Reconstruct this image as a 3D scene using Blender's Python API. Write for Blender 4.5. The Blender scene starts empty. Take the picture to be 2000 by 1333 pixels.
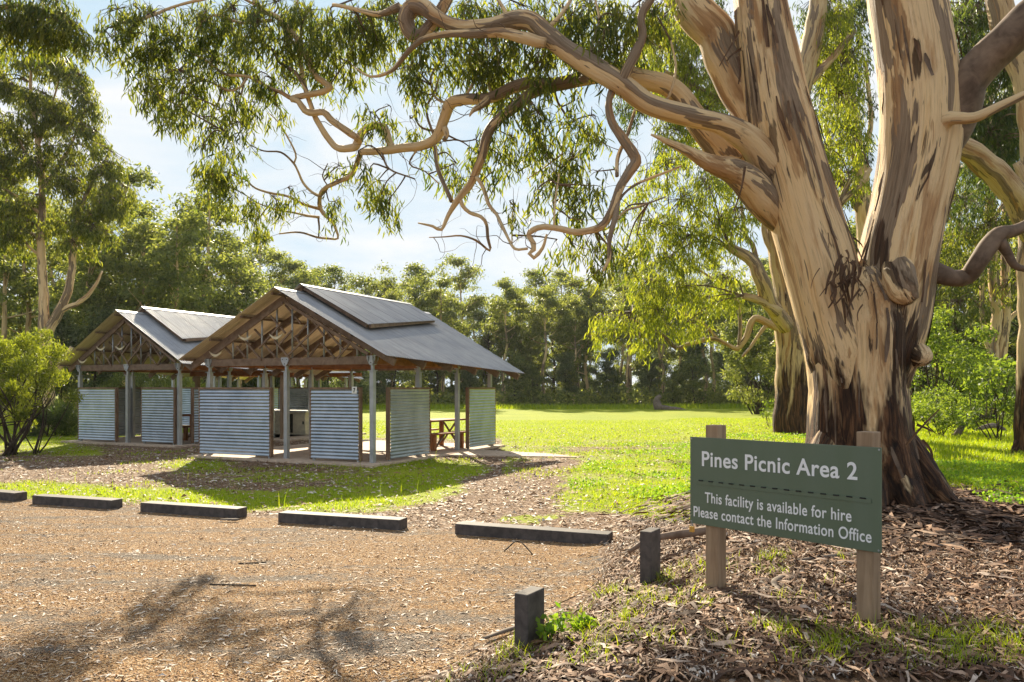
import bpy, math, random
import numpy as np
from mathutils import Vector, Matrix, noise as mnoise

# ------------------------------------------------------------------ camera, sky, sun, exposure
SC = bpy.context.scene
COL = SC.collection
EYE = 1.65
F = 1500.0           # focal length in photo pixels (photo is 2000 px wide)
HOR = 757.0          # photo row of eye level
cam_data = bpy.data.cameras.new("camera")
cam = bpy.data.objects.new("camera", cam_data)
COL.objects.link(cam)
cam.location = (0, 0, EYE)
cam.rotation_euler = (math.radians(90), 0, 0)
cam_data.sensor_width = 36.0
cam_data.lens = 36.0 * F / 2000.0
cam_data.shift_y = (HOR - 666.5) / 2000.0
cam_data.clip_start = 0.05
cam_data.clip_end = 3000
SC.camera = cam

SUN_EL = math.radians(29.5)
SUN_AZ = math.radians(-14.0)      # measured from +Y towards +X
sun_dir = Vector((math.sin(SUN_AZ) * math.cos(SUN_EL), math.cos(SUN_AZ) * math.cos(SUN_EL), math.sin(SUN_EL)))
sd = bpy.data.lights.new("sun", 'SUN')
sd.energy = 5.0
sd.angle = math.radians(0.55)
sd.color = (1.0, 0.87, 0.66)
sun = bpy.data.objects.new("sun", sd)
COL.objects.link(sun)
sun.location = (0, 0, 30)
sun.rotation_euler = sun_dir.to_track_quat('Z', 'Y').to_euler()

world = bpy.data.worlds.new("World")
SC.world = world
world.use_nodes = True
wn = world.node_tree.nodes
wl = world.node_tree.links
wn.clear()
w_out = wn.new('ShaderNodeOutputWorld')
w_bg = wn.new('ShaderNodeBackground')
w_bg.inputs['Strength'].default_value = 0.085
sky = wn.new('ShaderNodeTexSky')
sky.sky_type = 'NISHITA'
sky.sun_disc = False
sky.sun_elevation = SUN_EL
sky.sun_rotation = SUN_AZ
sky.air_density = 1.0
sky.dust_density = 0.7
sky.ozone_density = 1.2
w_tc = wn.new('ShaderNodeTexCoord')
w_map = wn.new('ShaderNodeMapping')
w_map.inputs['Scale'].default_value = (1.6, 1.6, 5.0)
w_no = wn.new('ShaderNodeTexNoise')
w_no.inputs['Scale'].default_value = 1.7
w_no.inputs['Detail'].default_value = 7
w_no.inputs['Roughness'].default_value = 0.58
w_no.inputs['Distortion'].default_value = 0.5
w_rp = wn.new('ShaderNodeValToRGB')
w_rp.color_ramp.elements[0].position = 0.37
w_rp.color_ramp.elements[0].color = (0.05, 0.05, 0.05, 1)
w_rp.color_ramp.elements[1].position = 0.61
w_rp.color_ramp.elements[1].color = (1, 1, 1, 1)
w_mx = wn.new('ShaderNodeMixRGB')
w_mx.inputs['Color2'].default_value = (4.55, 4.65, 4.75, 1)     # thin sunlit cloud
wl.new(w_tc.outputs['Generated'], w_map.inputs['Vector'])
wl.new(w_map.outputs['Vector'], w_no.inputs['Vector'])
wl.new(w_no.outputs['Fac'], w_rp.inputs['Fac'])
wl.new(w_rp.outputs['Color'], w_mx.inputs['Fac'])
w_cap = wn.new('ShaderNodeVectorMath')          # upper cap on the sky colour evens out the glare round the sun
w_cap.operation = 'MINIMUM'
w_cap.inputs[1].default_value = (2.95, 3.85, 4.55)
wl.new(sky.outputs['Color'], w_cap.inputs[0])
wl.new(w_cap.outputs[0], w_mx.inputs['Color1'])
wl.new(w_mx.outputs['Color'], w_bg.inputs['Color'])
wl.new(w_bg.outputs['Background'], w_out.inputs['Surface'])

vs = SC.view_settings
vs.view_transform = 'Standard'
vs.look = 'None'
vs.gamma = 1.0
vs.use_curve_mapping = False
vs.exposure = 1.3
try:
    SC.cycles.max_bounces = 8
    SC.cycles.diffuse_bounces = 4
    SC.cycles.transmission_bounces = 5
    SC.cycles.sample_clamp_indirect = 6.0
    SC.cycles.caustics_reflective = False
    SC.cycles.caustics_refractive = False
except Exception:
    pass

# ------------------------------------------------------------------ helpers
RNG = np.random.RandomState(7)
random.seed(7)


def W(x, y, d):
    """photo pixel at a distance -> place in the world"""
    return Vector(((x - 1000.0) * d / F, d, EYE + (HOR - y) * d / F))


def sstep(a, b, x):
    t = np.clip((np.asarray(x, float) - a) / (b - a), 0, 1)
    return t * t * (3 - 2 * t)


BX = [-5, 3.6, 4.51, 5.86, 7.5, 9.0, 12, 20, 400]
BV = [-0.9, -0.5, 0.0, 0.85, 1.15, 1.6, 2.8, 5.0, 60]


def edge_x(y):
    return np.interp(y, BX, BV)


def hz(x, y):
    """height of the ground"""
    x = np.asarray(x, float)
    y = np.asarray(y, float)
    q = x - edge_x(y)
    m = 0.275 * sstep(-0.7, 1.2, q) * (1 - 0.9 * sstep(22, 48, y))
    r = np.hypot(x - 4.15, y - 9.1)
    m = m + 0.08 * (1 - sstep(0.7, 2.0, r))
    bump = 0.02 * np.sin(x * 1.7 + 0.6 * y) * np.sin(y * 1.3 - 0.4 * x) * sstep(0.2, 1.5, q)
    return m + bump


def link(o, parent=None):
    COL.objects.link(o)
    if parent is not None:
        o.parent = parent
    return o


def tag(o, label=None, cat=None, group=None, kind=None):
    if label:
        o["label"] = label
    if cat:
        o["category"] = cat
    if group:
        o["group"] = group
    if kind:
        o["kind"] = kind
    return o


def empty(name, loc=(0, 0, 0), rz=0.0):
    o = bpy.data.objects.new(name, None)
    COL.objects.link(o)
    o.location = loc
    o.rotation_euler = (0, 0, rz)
    o.empty_display_size = 0.2
    return o


def arr_mesh(name, V, Fc, mat, parent=None, smooth=False, attrs=None):
    """fast mesh from arrays; Fc is n x k"""
    V = np.ascontiguousarray(V, dtype=np.float32)
    Fc = np.ascontiguousarray(Fc, dtype=np.int32)
    me = bpy.data.meshes.new(name)
    n, k = Fc.shape
    me.vertices.add(len(V))
    me.vertices.foreach_set('co', V.ravel())
    me.loops.add(n * k)
    me.loops.foreach_set('vertex_index', Fc.ravel())
    me.polygons.add(n)
    me.polygons.foreach_set('loop_start', np.arange(0, n * k, k, dtype=np.int32))
    if smooth:
        me.polygons.foreach_set('use_smooth', np.ones(n, dtype=bool))
    for an, av in (attrs or {}).items():
        av = np.ascontiguousarray(av, dtype=np.float32)
        if av.ndim == 1:
            a = me.attributes.new(an, 'FLOAT', 'POINT')
            a.data.foreach_set('value', av)
        else:
            a = me.attributes.new(an, 'FLOAT_VECTOR', 'POINT')
            a.data.foreach_set('vector', av.ravel())
    me.update(calc_edges=True)
    me.materials.append(mat)
    o = bpy.data.objects.new(name, me)
    return link(o, parent)


def catmull(pts, rad, step):
    """resample a polyline smoothly; returns points, radii"""
    P = [np.array(p, float) for p in pts]
    P = [2 * P[0] - P[1]] + P + [2 * P[-1] - P[-2]]
    R = [rad[0]] + list(rad) + [rad[-1]]
    out, ro = [], []
    for i in range(1, len(P) - 2):
        L = np.linalg.norm(P[i + 1] - P[i])
        n = max(1, int(math.ceil(L / step)))
        for j in range(n):
            t = j / n
            a, b, c, d = P[i - 1], P[i], P[i + 1], P[i + 2]
            out.append(0.5 * ((2 * b) + (-a + c) * t + (2 * a - 5 * b + 4 * c - d) * t * t + (-a + 3 * b - 3 * c + d) * t ** 3))
            ro.append(R[i] + (R[i + 1] - R[i]) * t)
    out.append(P[-2])
    ro.append(R[-2])
    return out, ro


class MB:
    """collects shapes and links them as one mesh object"""

    def __init__(self):
        self.v, self.f, self.b = [], [], []

    def add(self, vs_, fs_, bark=None):
        o = len(self.v)
        self.v += [tuple(p) for p in vs_]
        self.f += [tuple(i + o for i in f) for f in fs_]
        self.b += [tuple(q) for q in bark] if bark is not None else [tuple(p) for p in vs_]

    def hexa(self, c):
        self.add(c, [(0, 3, 2, 1), (4, 5, 6, 7), (0, 1, 5, 4), (1, 2, 6, 5), (2, 3, 7, 6), (3, 0, 4, 7)])

    def box(self, x0, x1, y0, y1, z0, z1):
        self.hexa([(x0, y0, z0), (x1, y0, z0), (x1, y1, z0), (x0, y1, z0), (x0, y0, z1), (x1, y0, z1), (x1, y1, z1), (x0, y1, z1)])
        return self

    def bar(self, p, q, w, h, up=(0, 0, 1)):
        """rectangular bar from p to q: w across, h along up"""
        p, q = Vector(p), Vector(q)
        d = (q - p).normalized()
        s = d.cross(Vector(up))
        if s.length < 1e-5:
            s = d.cross(Vector((1, 0, 0)))
        s.normalize()
        u = s.cross(d)
        s, u = s * (w / 2), u * (h / 2)
        self.hexa([p - s - u, p + s - u, p + s + u, p - s + u, q - s - u, q + s - u, q + s + u, q - s + u])
        return self

    def tube(self, pts, rad, n=8, step=None, flute=0.0, rough=0.0, seed=0.0, cap=True, v0=0.0):
        if step:
            pts, rad = catmull(pts, rad, step)
        pts = [Vector(p) for p in pts]
        m = len(pts)
        T = []
        for i in range(m):
            a = pts[max(0, i - 1)]
            b = pts[min(m - 1, i + 1)]
            t = (b - a)
            T.append(t.normalized() if t.length > 1e-9 else Vector((0, 0, 1)))
        nrm = T[0].cross(Vector((0.3, 1, 0.1)))
        if nrm.length < 1e-3:
            nrm = T[0].cross(Vector((1, 0, 0)))
        nrm.normalize()
        vs_, bk = [], []
        L = v0
        for i in range(m):
            if i:
                L += (pts[i] - pts[i - 1]).length
                nrm = nrm - T[i] * nrm.dot(T[i])
                nrm.normalize()
            bn = T[i].cross(nrm)
            for j in range(n):
                a = 2 * math.pi * j / n
                r = rad[i]
                if flute:
                    r *= 1 + flute * (0.6 * math.sin(3 * a + seed + L * 0.25) + 0.4 * math.sin(5 * a - seed * 2 + L * 0.4))
                if rough:
                    r *= 1 + rough * mnoise.noise(Vector((math.cos(a) * 1.4 + seed * 7, math.sin(a) * 1.4, L * 1.7 / max(rad[0] * 4, 0.2))))
                off = nrm * (math.cos(a) * r) + bn * (math.sin(a) * r)
                vs_.append(pts[i] + off)
                bk.append((math.cos(a) * rad[i] + seed * 3.1, math.sin(a) * rad[i], L))
        fs_ = []
        for i in range(m - 1):
            for j in range(n):
                k = (j + 1) % n
                fs_.append((i * n + j, i * n + k, (i + 1) * n + k, (i + 1) * n + j))
        if cap:
            fs_.append(tuple(range(n - 1, -1, -1)))
            fs_.append(tuple(range((m - 1) * n, m * n)))
        self.add(vs_, fs_, bk)
        self.last = (vs_, m, n)
        return self

    def plate(self, poly, o, ax, ay, th):
        """flat outline (2-D points) in the plane o + a*ax + b*ay, thickness th along the normal"""
        o, ax, ay = Vector(o), Vector(ax), Vector(ay)
        nn = ax.cross(ay).normalized() * (th / 2)
        n = len(poly)
        A = [o + ax * a + ay * b - nn for a, b in poly]
        B = [o + ax * a + ay * b + nn for a, b in poly]
        self.add(A + B, [tuple(range(n - 1, -1, -1)), tuple(range(n, 2 * n))] + [(i, (i + 1) % n, (i + 1) % n + n, i + n) for i in range(n)])
        return self

    def build(self, name, mat, parent=None, smooth=False, bevel=0.0):
        me = bpy.data.meshes.new(name)
        me.from_pydata(self.v, [], self.f)
        a = me.attributes.new('bark', 'FLOAT_VECTOR', 'POINT')
        a.data.foreach_set('vector', np.array(self.b, dtype=np.float32).ravel())
        if smooth:
            me.polygons.foreach_set('use_smooth', np.ones(len(me.polygons), dtype=bool))
        me.update(calc_edges=True)
        me.materials.append(mat)
        o = bpy.data.objects.new(name, me)
        link(o, parent)
        if bevel:
            bm = o.modifiers.new('bevel', 'BEVEL')
            bm.width = bevel
            bm.segments = 2
            bm.limit_method = 'ANGLE'
        return o


# ------------------------------------------------------------------ materials
class NT:
    def __init__(self, name):
        self.m = bpy.data.materials.new(name)
        self.m.use_nodes = True
        self.t = self.m.node_tree
        self.n = self.t.nodes
        self.n.clear()
        self.out = self.n.new('ShaderNodeOutputMaterial')

    def new(self, kind, **kw):
        nd = self.n.new('ShaderNode' + kind)
        for k, v in kw.items():
            setattr(nd, k, v)
        return nd

    def to(self, a, b):
        self.t.links.new(a, b)

    def put(self, sock, v):
        if isinstance(v, bpy.types.NodeSocket):
            self.t.links.new(v, sock)
        else:
            if isinstance(v, (tuple, list)) and len(v) == 3 and sock.type == 'RGBA':
                v = (*v, 1)
            sock.default_value = v

    def attr(self, name):
        return self.new('Attribute', attribute_name=name)

    def pos(self):
        return self.new('NewGeometry').outputs['Position']

    def obj(self):
        return self.new('TexCoord').outputs['Object']

    def scale(self, vec, s):
        m = self.new('Mapping')
        self.to(vec, m.inputs['Vector'])
        m.inputs['Scale'].default_value = s
        return m.outputs['Vector']

    def noise(self, vec, scale, detail=4, rough=0.55, dist=0.0):
        n = self.new('TexNoise')
        if vec is not None:
            self.to(vec, n.inputs['Vector'])
        n.inputs['Scale'].default_value = scale
        n.inputs['Detail'].default_value = detail
        n.inputs['Roughness'].default_value = rough
        n.inputs['Distortion'].default_value = dist
        return n.outputs['Fac']

    def ramp(self, fac, stops, interp='LINEAR'):
        r = self.new('ValToRGB')
        r.color_ramp.interpolation = interp
        e = r.color_ramp.elements
        while len(e) < len(stops):
            e.new(0.5)
        for i, (p, c) in enumerate(stops):
            e[i].position = p
            if not isinstance(c, (tuple, list)):
                c = (c, c, c)
            e[i].color = (*c, 1)
        self.put(r.inputs['Fac'], fac)
        return r.outputs['Color']

    def mix(self, fac, a, b, mode='MIX'):
        m = self.new('MixRGB', blend_type=mode)
        self.put(m.inputs['Fac'], fac)
        self.put(m.inputs['Color1'], a)
        self.put(m.inputs['Color2'], b)
        return m.outputs['Color']

    def math(self, op, a, b=0.0, clamp=False):
        m = self.new('Math', operation=op, use_clamp=clamp)
        self.put(m.inputs[0], a)
        self.put(m.inputs[1], b)
        return m.outputs[0]

    def bump(self, h, strength=0.5, dist=0.02):
        b = self.new('Bump')
        b.inputs['Strength'].default_value = strength
        b.inputs['Distance'].default_value = dist
        self.to(h, b.inputs['Height'])
        return b.outputs['Normal']

    def bsdf(self, color, rough=0.7, metal=0.0, spec=0.3, normal=None):
        p = self.new('BsdfPrincipled')
        self.put(p.inputs['Base Color'], color)
        self.put(p.inputs['Roughness'], rough)
        self.put(p.inputs['Metallic'], metal)
        self.put(p.inputs['Specular IOR Level'], spec)
        if normal is not None:
            self.to(normal, p.inputs['Normal'])
        return p

    def done(self, sh):
        self.to(sh, self.out.inputs['Surface'])
        return self.m


def mat_leaf(name, c0, c1, t0, t1, trans=0.45, rough=0.5):
    """leaf: c0..c1 surface colours and t0..t1 colours of light coming through"""
    a = NT(name)
    tint = a.attr('tint').outputs['Fac']
    rnd = a.new('ObjectInfo').outputs['Random']
    tt = a.math('ADD', a.math('MULTIPLY', tint, 0.8), a.math('MULTIPLY', rnd, 0.2))
    p = a.bsdf(a.ramp(tt, [(0.1, c0), (0.9, c1)]), rough, 0, 0.35)
    tr = a.new('BsdfTranslucent')
    a.to(a.ramp(tt, [(0.1, t0), (0.9, t1)]), tr.inputs['Color'])
    mx = a.new('MixShader')
    mx.inputs['Fac'].default_value = trans
    a.to(p.outputs[0], mx.inputs[1])
    a.to(tr.outputs[0], mx.inputs[2])
    return a.done(mx.outputs[0])


def mat_gum(name, base_dark=0.0, pale=1.0, k=1.0, stains=()):
    """smooth gum bark shedding in long strips"""
    a = NT(name)
    bk = a.attr('bark').outputs['Vector']
    st = a.scale(bk, (5.0, 5.0, 0.62))
    st2 = a.scale(bk, (11.0, 11.0, 1.1))
    n1 = a.noise(st, 1.0, 6, 0.6, 0.6)
    n2 = a.noise(st2, 0.8, 5, 0.6, 0.8)
    n3 = a.noise(a.scale(bk, (3.0, 3.0, 0.42)), 1.3, 4, 0.62, 0.3)
    n4 = a.noise(a.scale(bk, (30, 30, 2.2)), 1.0, 4, 0.6)
    P = pale
    n5 = a.noise(a.scale(bk, (46, 46, 1.3)), 1.0, 5, 0.65, 0.4)
    n6 = a.noise(a.scale(bk, (2.2, 2.2, 0.30)), 1.7, 5, 0.6, 0.5)
    c = a.ramp(n1, [(0.25, (0.24 * P, 0.12 * P, 0.05 * P)), (0.36, (0.50 * P, 0.30 * P, 0.135 * P)), (0.47, (0.73 * P, 0.54 * P, 0.30 * P)), (0.60, (0.76 * P, 0.55 * P, 0.285 * P)), (0.70, (0.62 * P, 0.385 * P, 0.165 * P)), (0.80, (0.32 * P, 0.155 * P, 0.06 * P))])
    # fine vertical grain
    c = a.mix(a.math('MULTIPLY', a.ramp(n5, [(0.34, 0.6), (0.47, 0.0)]), k), c, a.mix(0.6, c, (0.12, 0.06, 0.028)))
    c = a.mix(a.math('MULTIPLY', a.ramp(n5, [(0.58, 0.0), (0.70, 0.35)]), k), c, (0.82, 0.68, 0.48))
    # grey-brown older sheets with a clean torn edge
    g = a.ramp(n3, [(0.535, 0.0), (0.543, 1.0)])
    c = a.mix(a.math('MULTIPLY', g, 0.88), c, a.ramp(n5, [(0.32, (0.095, 0.065, 0.043)), (0.66, (0.265, 0.195, 0.135))]))
    g2 = a.ramp(n6, [(0.59, 0.0), (0.615, 1.0)])
    c = a.mix(a.math('MULTIPLY', g2, 0.8), c, a.ramp(n4, [(0.3, (0.25, 0.125, 0.05)), (0.7, (0.50, 0.30, 0.135))]))
    # dark splits
    dk = a.ramp(n2, [(0.32, 1.0), (0.365, 0.0)])
    c = a.mix(a.math('MULTIPLY', dk, 0.92 * k), c, (0.040, 0.021, 0.012))
    br = a.ramp(n2, [(0.60, 0.0), (0.68, 1.0)])
    c = a.mix(a.math('MULTIPLY', br, 0.5 * k), c, (0.20, 0.10, 0.042))
    h = a.math('ADD', a.math('MULTIPLY', n2, 0.6), a.math('MULTIPLY', n5, 0.5))
    h = a.math('ADD', h, a.math('MULTIPLY', g, 0.3))
    if base_dark > 0:
        # old rough stocking at the foot of the trunk
        sep = a.new('SeparateXYZ')
        a.to(a.pos(), sep.inputs[0])
        zz = a.math('ADD', sep.outputs['Z'], a.math('MULTIPLY', a.math('SUBTRACT', n3, 0.5), -base_dark * 3.2))
        zz = a.math('ADD', zz, a.math('MULTIPLY', a.math('SUBTRACT', n2, 0.5), -base_dark * 1.2))
        sf = a.ramp(a.math('DIVIDE', zz, base_dark * 2.0), [(0.40, 1.0), (0.58, 0.0)])
        dkc = a.ramp(a.noise(a.scale(bk, (20, 20, 1.6)), 1.0, 6, 0.65, 0.7), [(0.34, (0.010, 0.005, 0.003)), (0.48, (0.05, 0.024, 0.011)), (0.60, (0.15, 0.07, 0.03)), (0.74, (0.30, 0.17, 0.085))])
        c = a.mix(sf, c, dkc)
        h = a.math('ADD', h, a.math('MULTIPLY', a.noise(a.scale(bk, (20, 20, 1.6)), 1.0, 6, 0.65, 0.7), a.math('MULTIPLY', sf, 1.6)))
    for (x0, z0, rx, rz, amt) in stains:
        # old weeping wounds, stained nearly black
        sp = a.new('SeparateXYZ')
        a.to(a.pos(), sp.inputs[0])
        ex = a.math('POWER', a.math('ABSOLUTE', a.math('DIVIDE', a.math('SUBTRACT', sp.outputs['X'], x0), rx)), 2.0)
        ez = a.math('POWER', a.math('ABSOLUTE', a.math('DIVIDE', a.math('SUBTRACT', sp.outputs['Z'], z0), rz)), 2.0)
        msk = a.math('SUBTRACT', a.math('ADD', 1.0, a.math('MULTIPLY', a.math('SUBTRACT', n2, 0.5), 5.0)), a.math('ADD', ex, ez))
        c = a.mix(a.math('MULTIPLY', a.ramp(msk, [(0.35, 0.0), (0.6, 1.0)]), amt), c, a.ramp(n5, [(0.35, (0.012, 0.007, 0.004)), (0.65, (0.085, 0.04, 0.017))]))
    p = a.bsdf(c, 0.72, 0, 0.25, a.bump(h, 0.9, 0.05))
    return a.done(p.outputs[0])


def mat_wood(name, c0, c1, rough=0.75, sc=(18, 18, 1.4), use_obj=True):
    a = NT(name)
    v = a.scale(a.obj(), sc)
    n = a.noise(v, 1.0, 5, 0.6, 0.4)
    n2 = a.noise(a.obj(), 3.0, 3)
    c = a.ramp(n, [(0.3, c0), (0.7, c1)])
    c = a.mix(a.math('MULTIPLY', a.ramp(n2, [(0.45, 0.0), (0.7, 1.0)]), 0.35), c, tuple(x * 0.6 for x in c0))
    p = a.bsdf(c, rough, 0, 0.25, a.bump(n, 0.4, 0.004))
    return a.done(p.outputs[0])


def mat_metal(name, c0, c1, rough=0.45, metal=0.75, sc=4.0):
    a = NT(name)
    n = a.noise(a.obj(), sc, 5, 0.6)
    n2 = a.noise(a.scale(a.obj(), (2, 2, 9)), 6, 4)
    c = a.ramp(n, [(0.3, c0), (0.7, c1)])
    c = a.mix(a.math('MULTIPLY', a.ramp(n2, [(0.6, 0.0), (0.8, 1.0)]), 0.18), c, (0.20, 0.17, 0.14))
    r = a.ramp(n, [(0.3, rough - 0.08), (0.7, rough + 0.12)])
    p = a.bsdf(c, r, metal, 0.5)
    return a.done(p.outputs[0])


def mat_plain(name, c, rough=0.6, metal=0.0, var=0.15):
    a = NT(name)
    n = a.noise(a.obj(), 9, 4)
    col = a.mix(a.ramp(n, [(0.3, 0.0), (0.7, 1.0)]), tuple(x * (1 - var) for x in c), tuple(min(1, x * (1 + var)) for x in c))
    p = a.bsdf(col, rough, metal, 0.35)
    return a.done(p.outputs[0])


M = {}
M['gum'] = mat_gum('gum bark', 1.65, stains=((4.38, 1.95, 0.25, 0.72, 0.95), (4.20, 3.15, 0.07, 0.55, 0.9), (4.62, 4.3, 0.07, 0.5, 0.8), (3.80, 2.95, 0.12, 0.30, 0.8), (4.55, 5.35, 0.045, 0.30, 0.9), (2.98, 4.35, 0.06, 0.45, 0.75)))
M['gum_limb'] = mat_gum('gum limb bark', 0.0, 0.92, 0.45)
M['gum_second'] = mat_gum('gum bark with dark stocking', 2.1, 0.72)
M['gum_far'] = mat_gum('pale gum bark', 0.0, 1.0, 0.6)
M['dead'] = mat_wood('dead grey wood', (0.10, 0.075, 0.055), (0.24, 0.19, 0.15), sc=(9, 9, 9))
M['dark_bark'] = mat_wood('dark bark', (0.028, 0.020, 0.014), (0.085, 0.06, 0.04), sc=(9, 9, 4))
M['leaf'] = mat_leaf('gum leaves', (0.030, 0.055, 0.014), (0.095, 0.120, 0.036), (0.11, 0.17, 0.012), (0.52, 0.52, 0.04), 0.5)
M['leaf_lime'] = mat_leaf('yellow green gum leaves', (0.05, 0.075, 0.018), (0.13, 0.16, 0.032), (0.20, 0.28, 0.012), (0.58, 0.60, 0.035), 0.55)
M['leaf_dark'] = mat_leaf('dark gum leaves', (0.022, 0.040, 0.016), (0.07, 0.095, 0.035), (0.06, 0.11, 0.012), (0.24, 0.30, 0.03), 0.45)
M['leaf_far'] = mat_leaf('forest gum leaves', (0.048, 0.072, 0.026), (0.18, 0.205, 0.070), (0.18, 0.24, 0.03), (0.52, 0.54, 0.085), 0.5)
M['bark_brown'] = mat_wood('brown grey limb bark', (0.075, 0.048, 0.03), (0.24, 0.17, 0.115), sc=(5, 5, 5))
M['peel'] = mat_wood('peeling brown bark', (0.06, 0.032, 0.018), (0.20, 0.115, 0.06), sc=(9, 9, 3))
M['leaf_far_dark'] = mat_leaf('dark forest leaves', (0.045, 0.07, 0.038), (0.13, 0.16, 0.08), (0.14, 0.20, 0.05), (0.46, 0.52, 0.15), 0.54)
M['leaf_shrub'] = mat_leaf('shrub leaves', (0.05, 0.09, 0.02), (0.14, 0.20, 0.045), (0.14, 0.24, 0.015), (0.42, 0.52, 0.04), 0.5)
M['leaf_needle'] = mat_leaf('needle leaves', (0.035, 0.06, 0.012), (0.15, 0.185, 0.035), (0.16, 0.22, 0.01), (0.52, 0.56, 0.035), 0.52)
M['grass'] = mat_leaf('grass blades', (0.11, 0.19, 0.006), (0.28, 0.36, 0.014), (0.30, 0.46, 0.006), (0.66, 0.72, 0.015), 0.5)
M['clover'] = mat_leaf('clover leaves', (0.07, 0.16, 0.015), (0.18, 0.30, 0.03), (0.22, 0.44, 0.015), (0.50, 0.66, 0.04), 0.5)
M['timber'] = mat_wood('weathered hardwood', (0.14, 0.09, 0.06), (0.29, 0.205, 0.145), sc=(6, 6, 6))
M['timber_red'] = mat_wood('red brown hardwood', (0.20, 0.075, 0.028), (0.40, 0.17, 0.065), sc=(5, 5, 5))
M['timber_frame'] = mat_wood('brown screen frame timber', (0.15, 0.09, 0.055), (0.30, 0.20, 0.13), sc=(6, 6, 3))
M['post_timber'] = mat_wood('pine post', (0.22, 0.145, 0.085), (0.40, 0.29, 0.185), sc=(22, 22, 1.6))
M['galv'] = mat_metal('galvanised steel', (0.30, 0.32, 0.33), (0.48, 0.50, 0.51), 0.5, 0.55)
M['corr'] = mat_metal('corrugated galvanised sheet', (0.28, 0.335, 0.39), (0.47, 0.53, 0.595), 0.36, 0.85, 2.5)


def mat_roof():
    """weathered corrugated roofing, dull outside, warm bounce light painted into the underside"""
    a = NT('weathered roof sheet')
    n = a.noise(a.obj(), 1.3, 5, 0.6)
    n2 = a.noise(a.scale(a.obj(), (1.2, 14, 1.2)), 1.0, 4, 0.6)
    c = a.ramp(n, [(0.3, (0.27, 0.285, 0.305)), (0.7, (0.40, 0.41, 0.42))])
    c = a.mix(a.ramp(n2, [(0.45, 0.0), (0.7, 0.5)]), c, (0.19, 0.185, 0.18))
    # lapped edge of every sheet
    sep = a.new('SeparateXYZ')
    a.to(a.obj(), sep.inputs[0])
    fr = a.math('FRACT', a.math('DIVIDE', sep.outputs['Y'], 0.762))
    c = a.mix(a.ramp(fr, [(0.0, 0.85), (0.035, 0.85), (0.045, 0.0)]), c, (0.09, 0.09, 0.09))
    under = a.bsdf(a.ramp(n2, [(0.3, (0.58, 0.48, 0.34)), (0.7, (0.80, 0.70, 0.52))]), 0.36, 0.35, 0.4)  # underside colour is lighter and warmer, with bounce light painted in
    top = a.bsdf(c, a.ramp(n, [(0.3, 0.46), (0.7, 0.60)]), 0.22, 0.3)
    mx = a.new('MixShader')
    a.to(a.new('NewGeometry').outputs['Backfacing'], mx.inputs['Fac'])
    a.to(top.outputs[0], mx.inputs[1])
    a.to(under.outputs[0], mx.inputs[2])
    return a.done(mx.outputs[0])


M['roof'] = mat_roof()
M['cream'] = mat_plain('cream painted steel', (0.62, 0.55, 0.38), 0.5)
M['concrete'] = mat_plain('concrete', (0.56, 0.44, 0.33), 0.85, 0, 0.2)
M['white'] = mat_plain('white plate', (0.75, 0.75, 0.72), 0.5, 0, 0.05)
M['black'] = mat_plain('black lettering', (0.01, 0.01, 0.01), 0.6)
M['recycled'] = mat_wood('dark weathered sleeper', (0.048, 0.042, 0.040), (0.125, 0.108, 0.097), 0.7, (14, 14, 14))


def mat_sign():
    a = NT('green sign paint')
    n = a.noise(a.scale(a.obj(), (7, 7, 1.2)), 1.0, 5, 0.6)
    n2 = a.noise(a.obj(), 26, 4, 0.7)
    c = a.mix(a.ramp(n, [(0.4, 0.0), (0.75, 0.5)]), (0.098, 0.138, 0.088), (0.130, 0.165, 0.118))
    c = a.mix(a.ramp(n2, [(0.66, 0.0), (0.78, 0.5)]), c, (0.17, 0.16, 0.12))
    return a.done(a.bsdf(c, a.ramp(n, [(0.3, 0.32), (0.7, 0.52)]), 0, 0.45).outputs[0])


M['sign_green'] = mat_sign()
M['lettering'] = mat_plain('white vinyl lettering', (0.78, 0.80, 0.80), 0.45, 0, 0.02)
M['brass'] = mat_plain('brass', (0.55, 0.36, 0.10), 0.35, 0.8)
M['hole_shade'] = mat_plain('painted opening shade', (0.02, 0.02, 0.012), 0.9)  # near-black colour paints the shade inside openings

# ------------------------------------------------------------------ ground
GR = [  # photo-space guides for where turf and litter lie on the ground: x, y, rx, ry, amount
    (60, 955, 120, 14, 1.3), (290, 967, 170, 12, 1.6), (520, 982, 160, 14, 1.5), (700, 975, 160, 20, 1.6), (850, 948, 100, 28, 1.6), (930, 925, 70, 12, 0.8),
    (800, 908, 130, 12, 1.0), (560, 930, 200, 14, 0.55), (160, 884, 50, 9, 1.0), (60, 868, 90, 16, 1.3), (390, 908, 70, 9, 0.9), (910, 915, 60, 10, 1.0),
    (1005, 945, 130, 40, -1.5), (950, 985, 150, 16, -1.0), (1090, 905, 70, 14, -0.9), (1030, 1000, 140, 14, -0.6), (1270, 880, 90, 10, -0.45),
    (1350, 858, 60, 6, -0.7), (1220, 940, 160, 40, 0.5), (1240, 985, 130, 18, 1.2), (1500, 900, 120, 30, 0.5), (1815, 1012, 80, 36, -2.6), (1690, 1010, 130, 48, -3), (60, 915, 130, 16, -0.6), (1150, 878, 90, 9, -0.6), (1300, 905, 80, 8, -0.5), (1230, 960, 50, 8, -0.6)]


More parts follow.
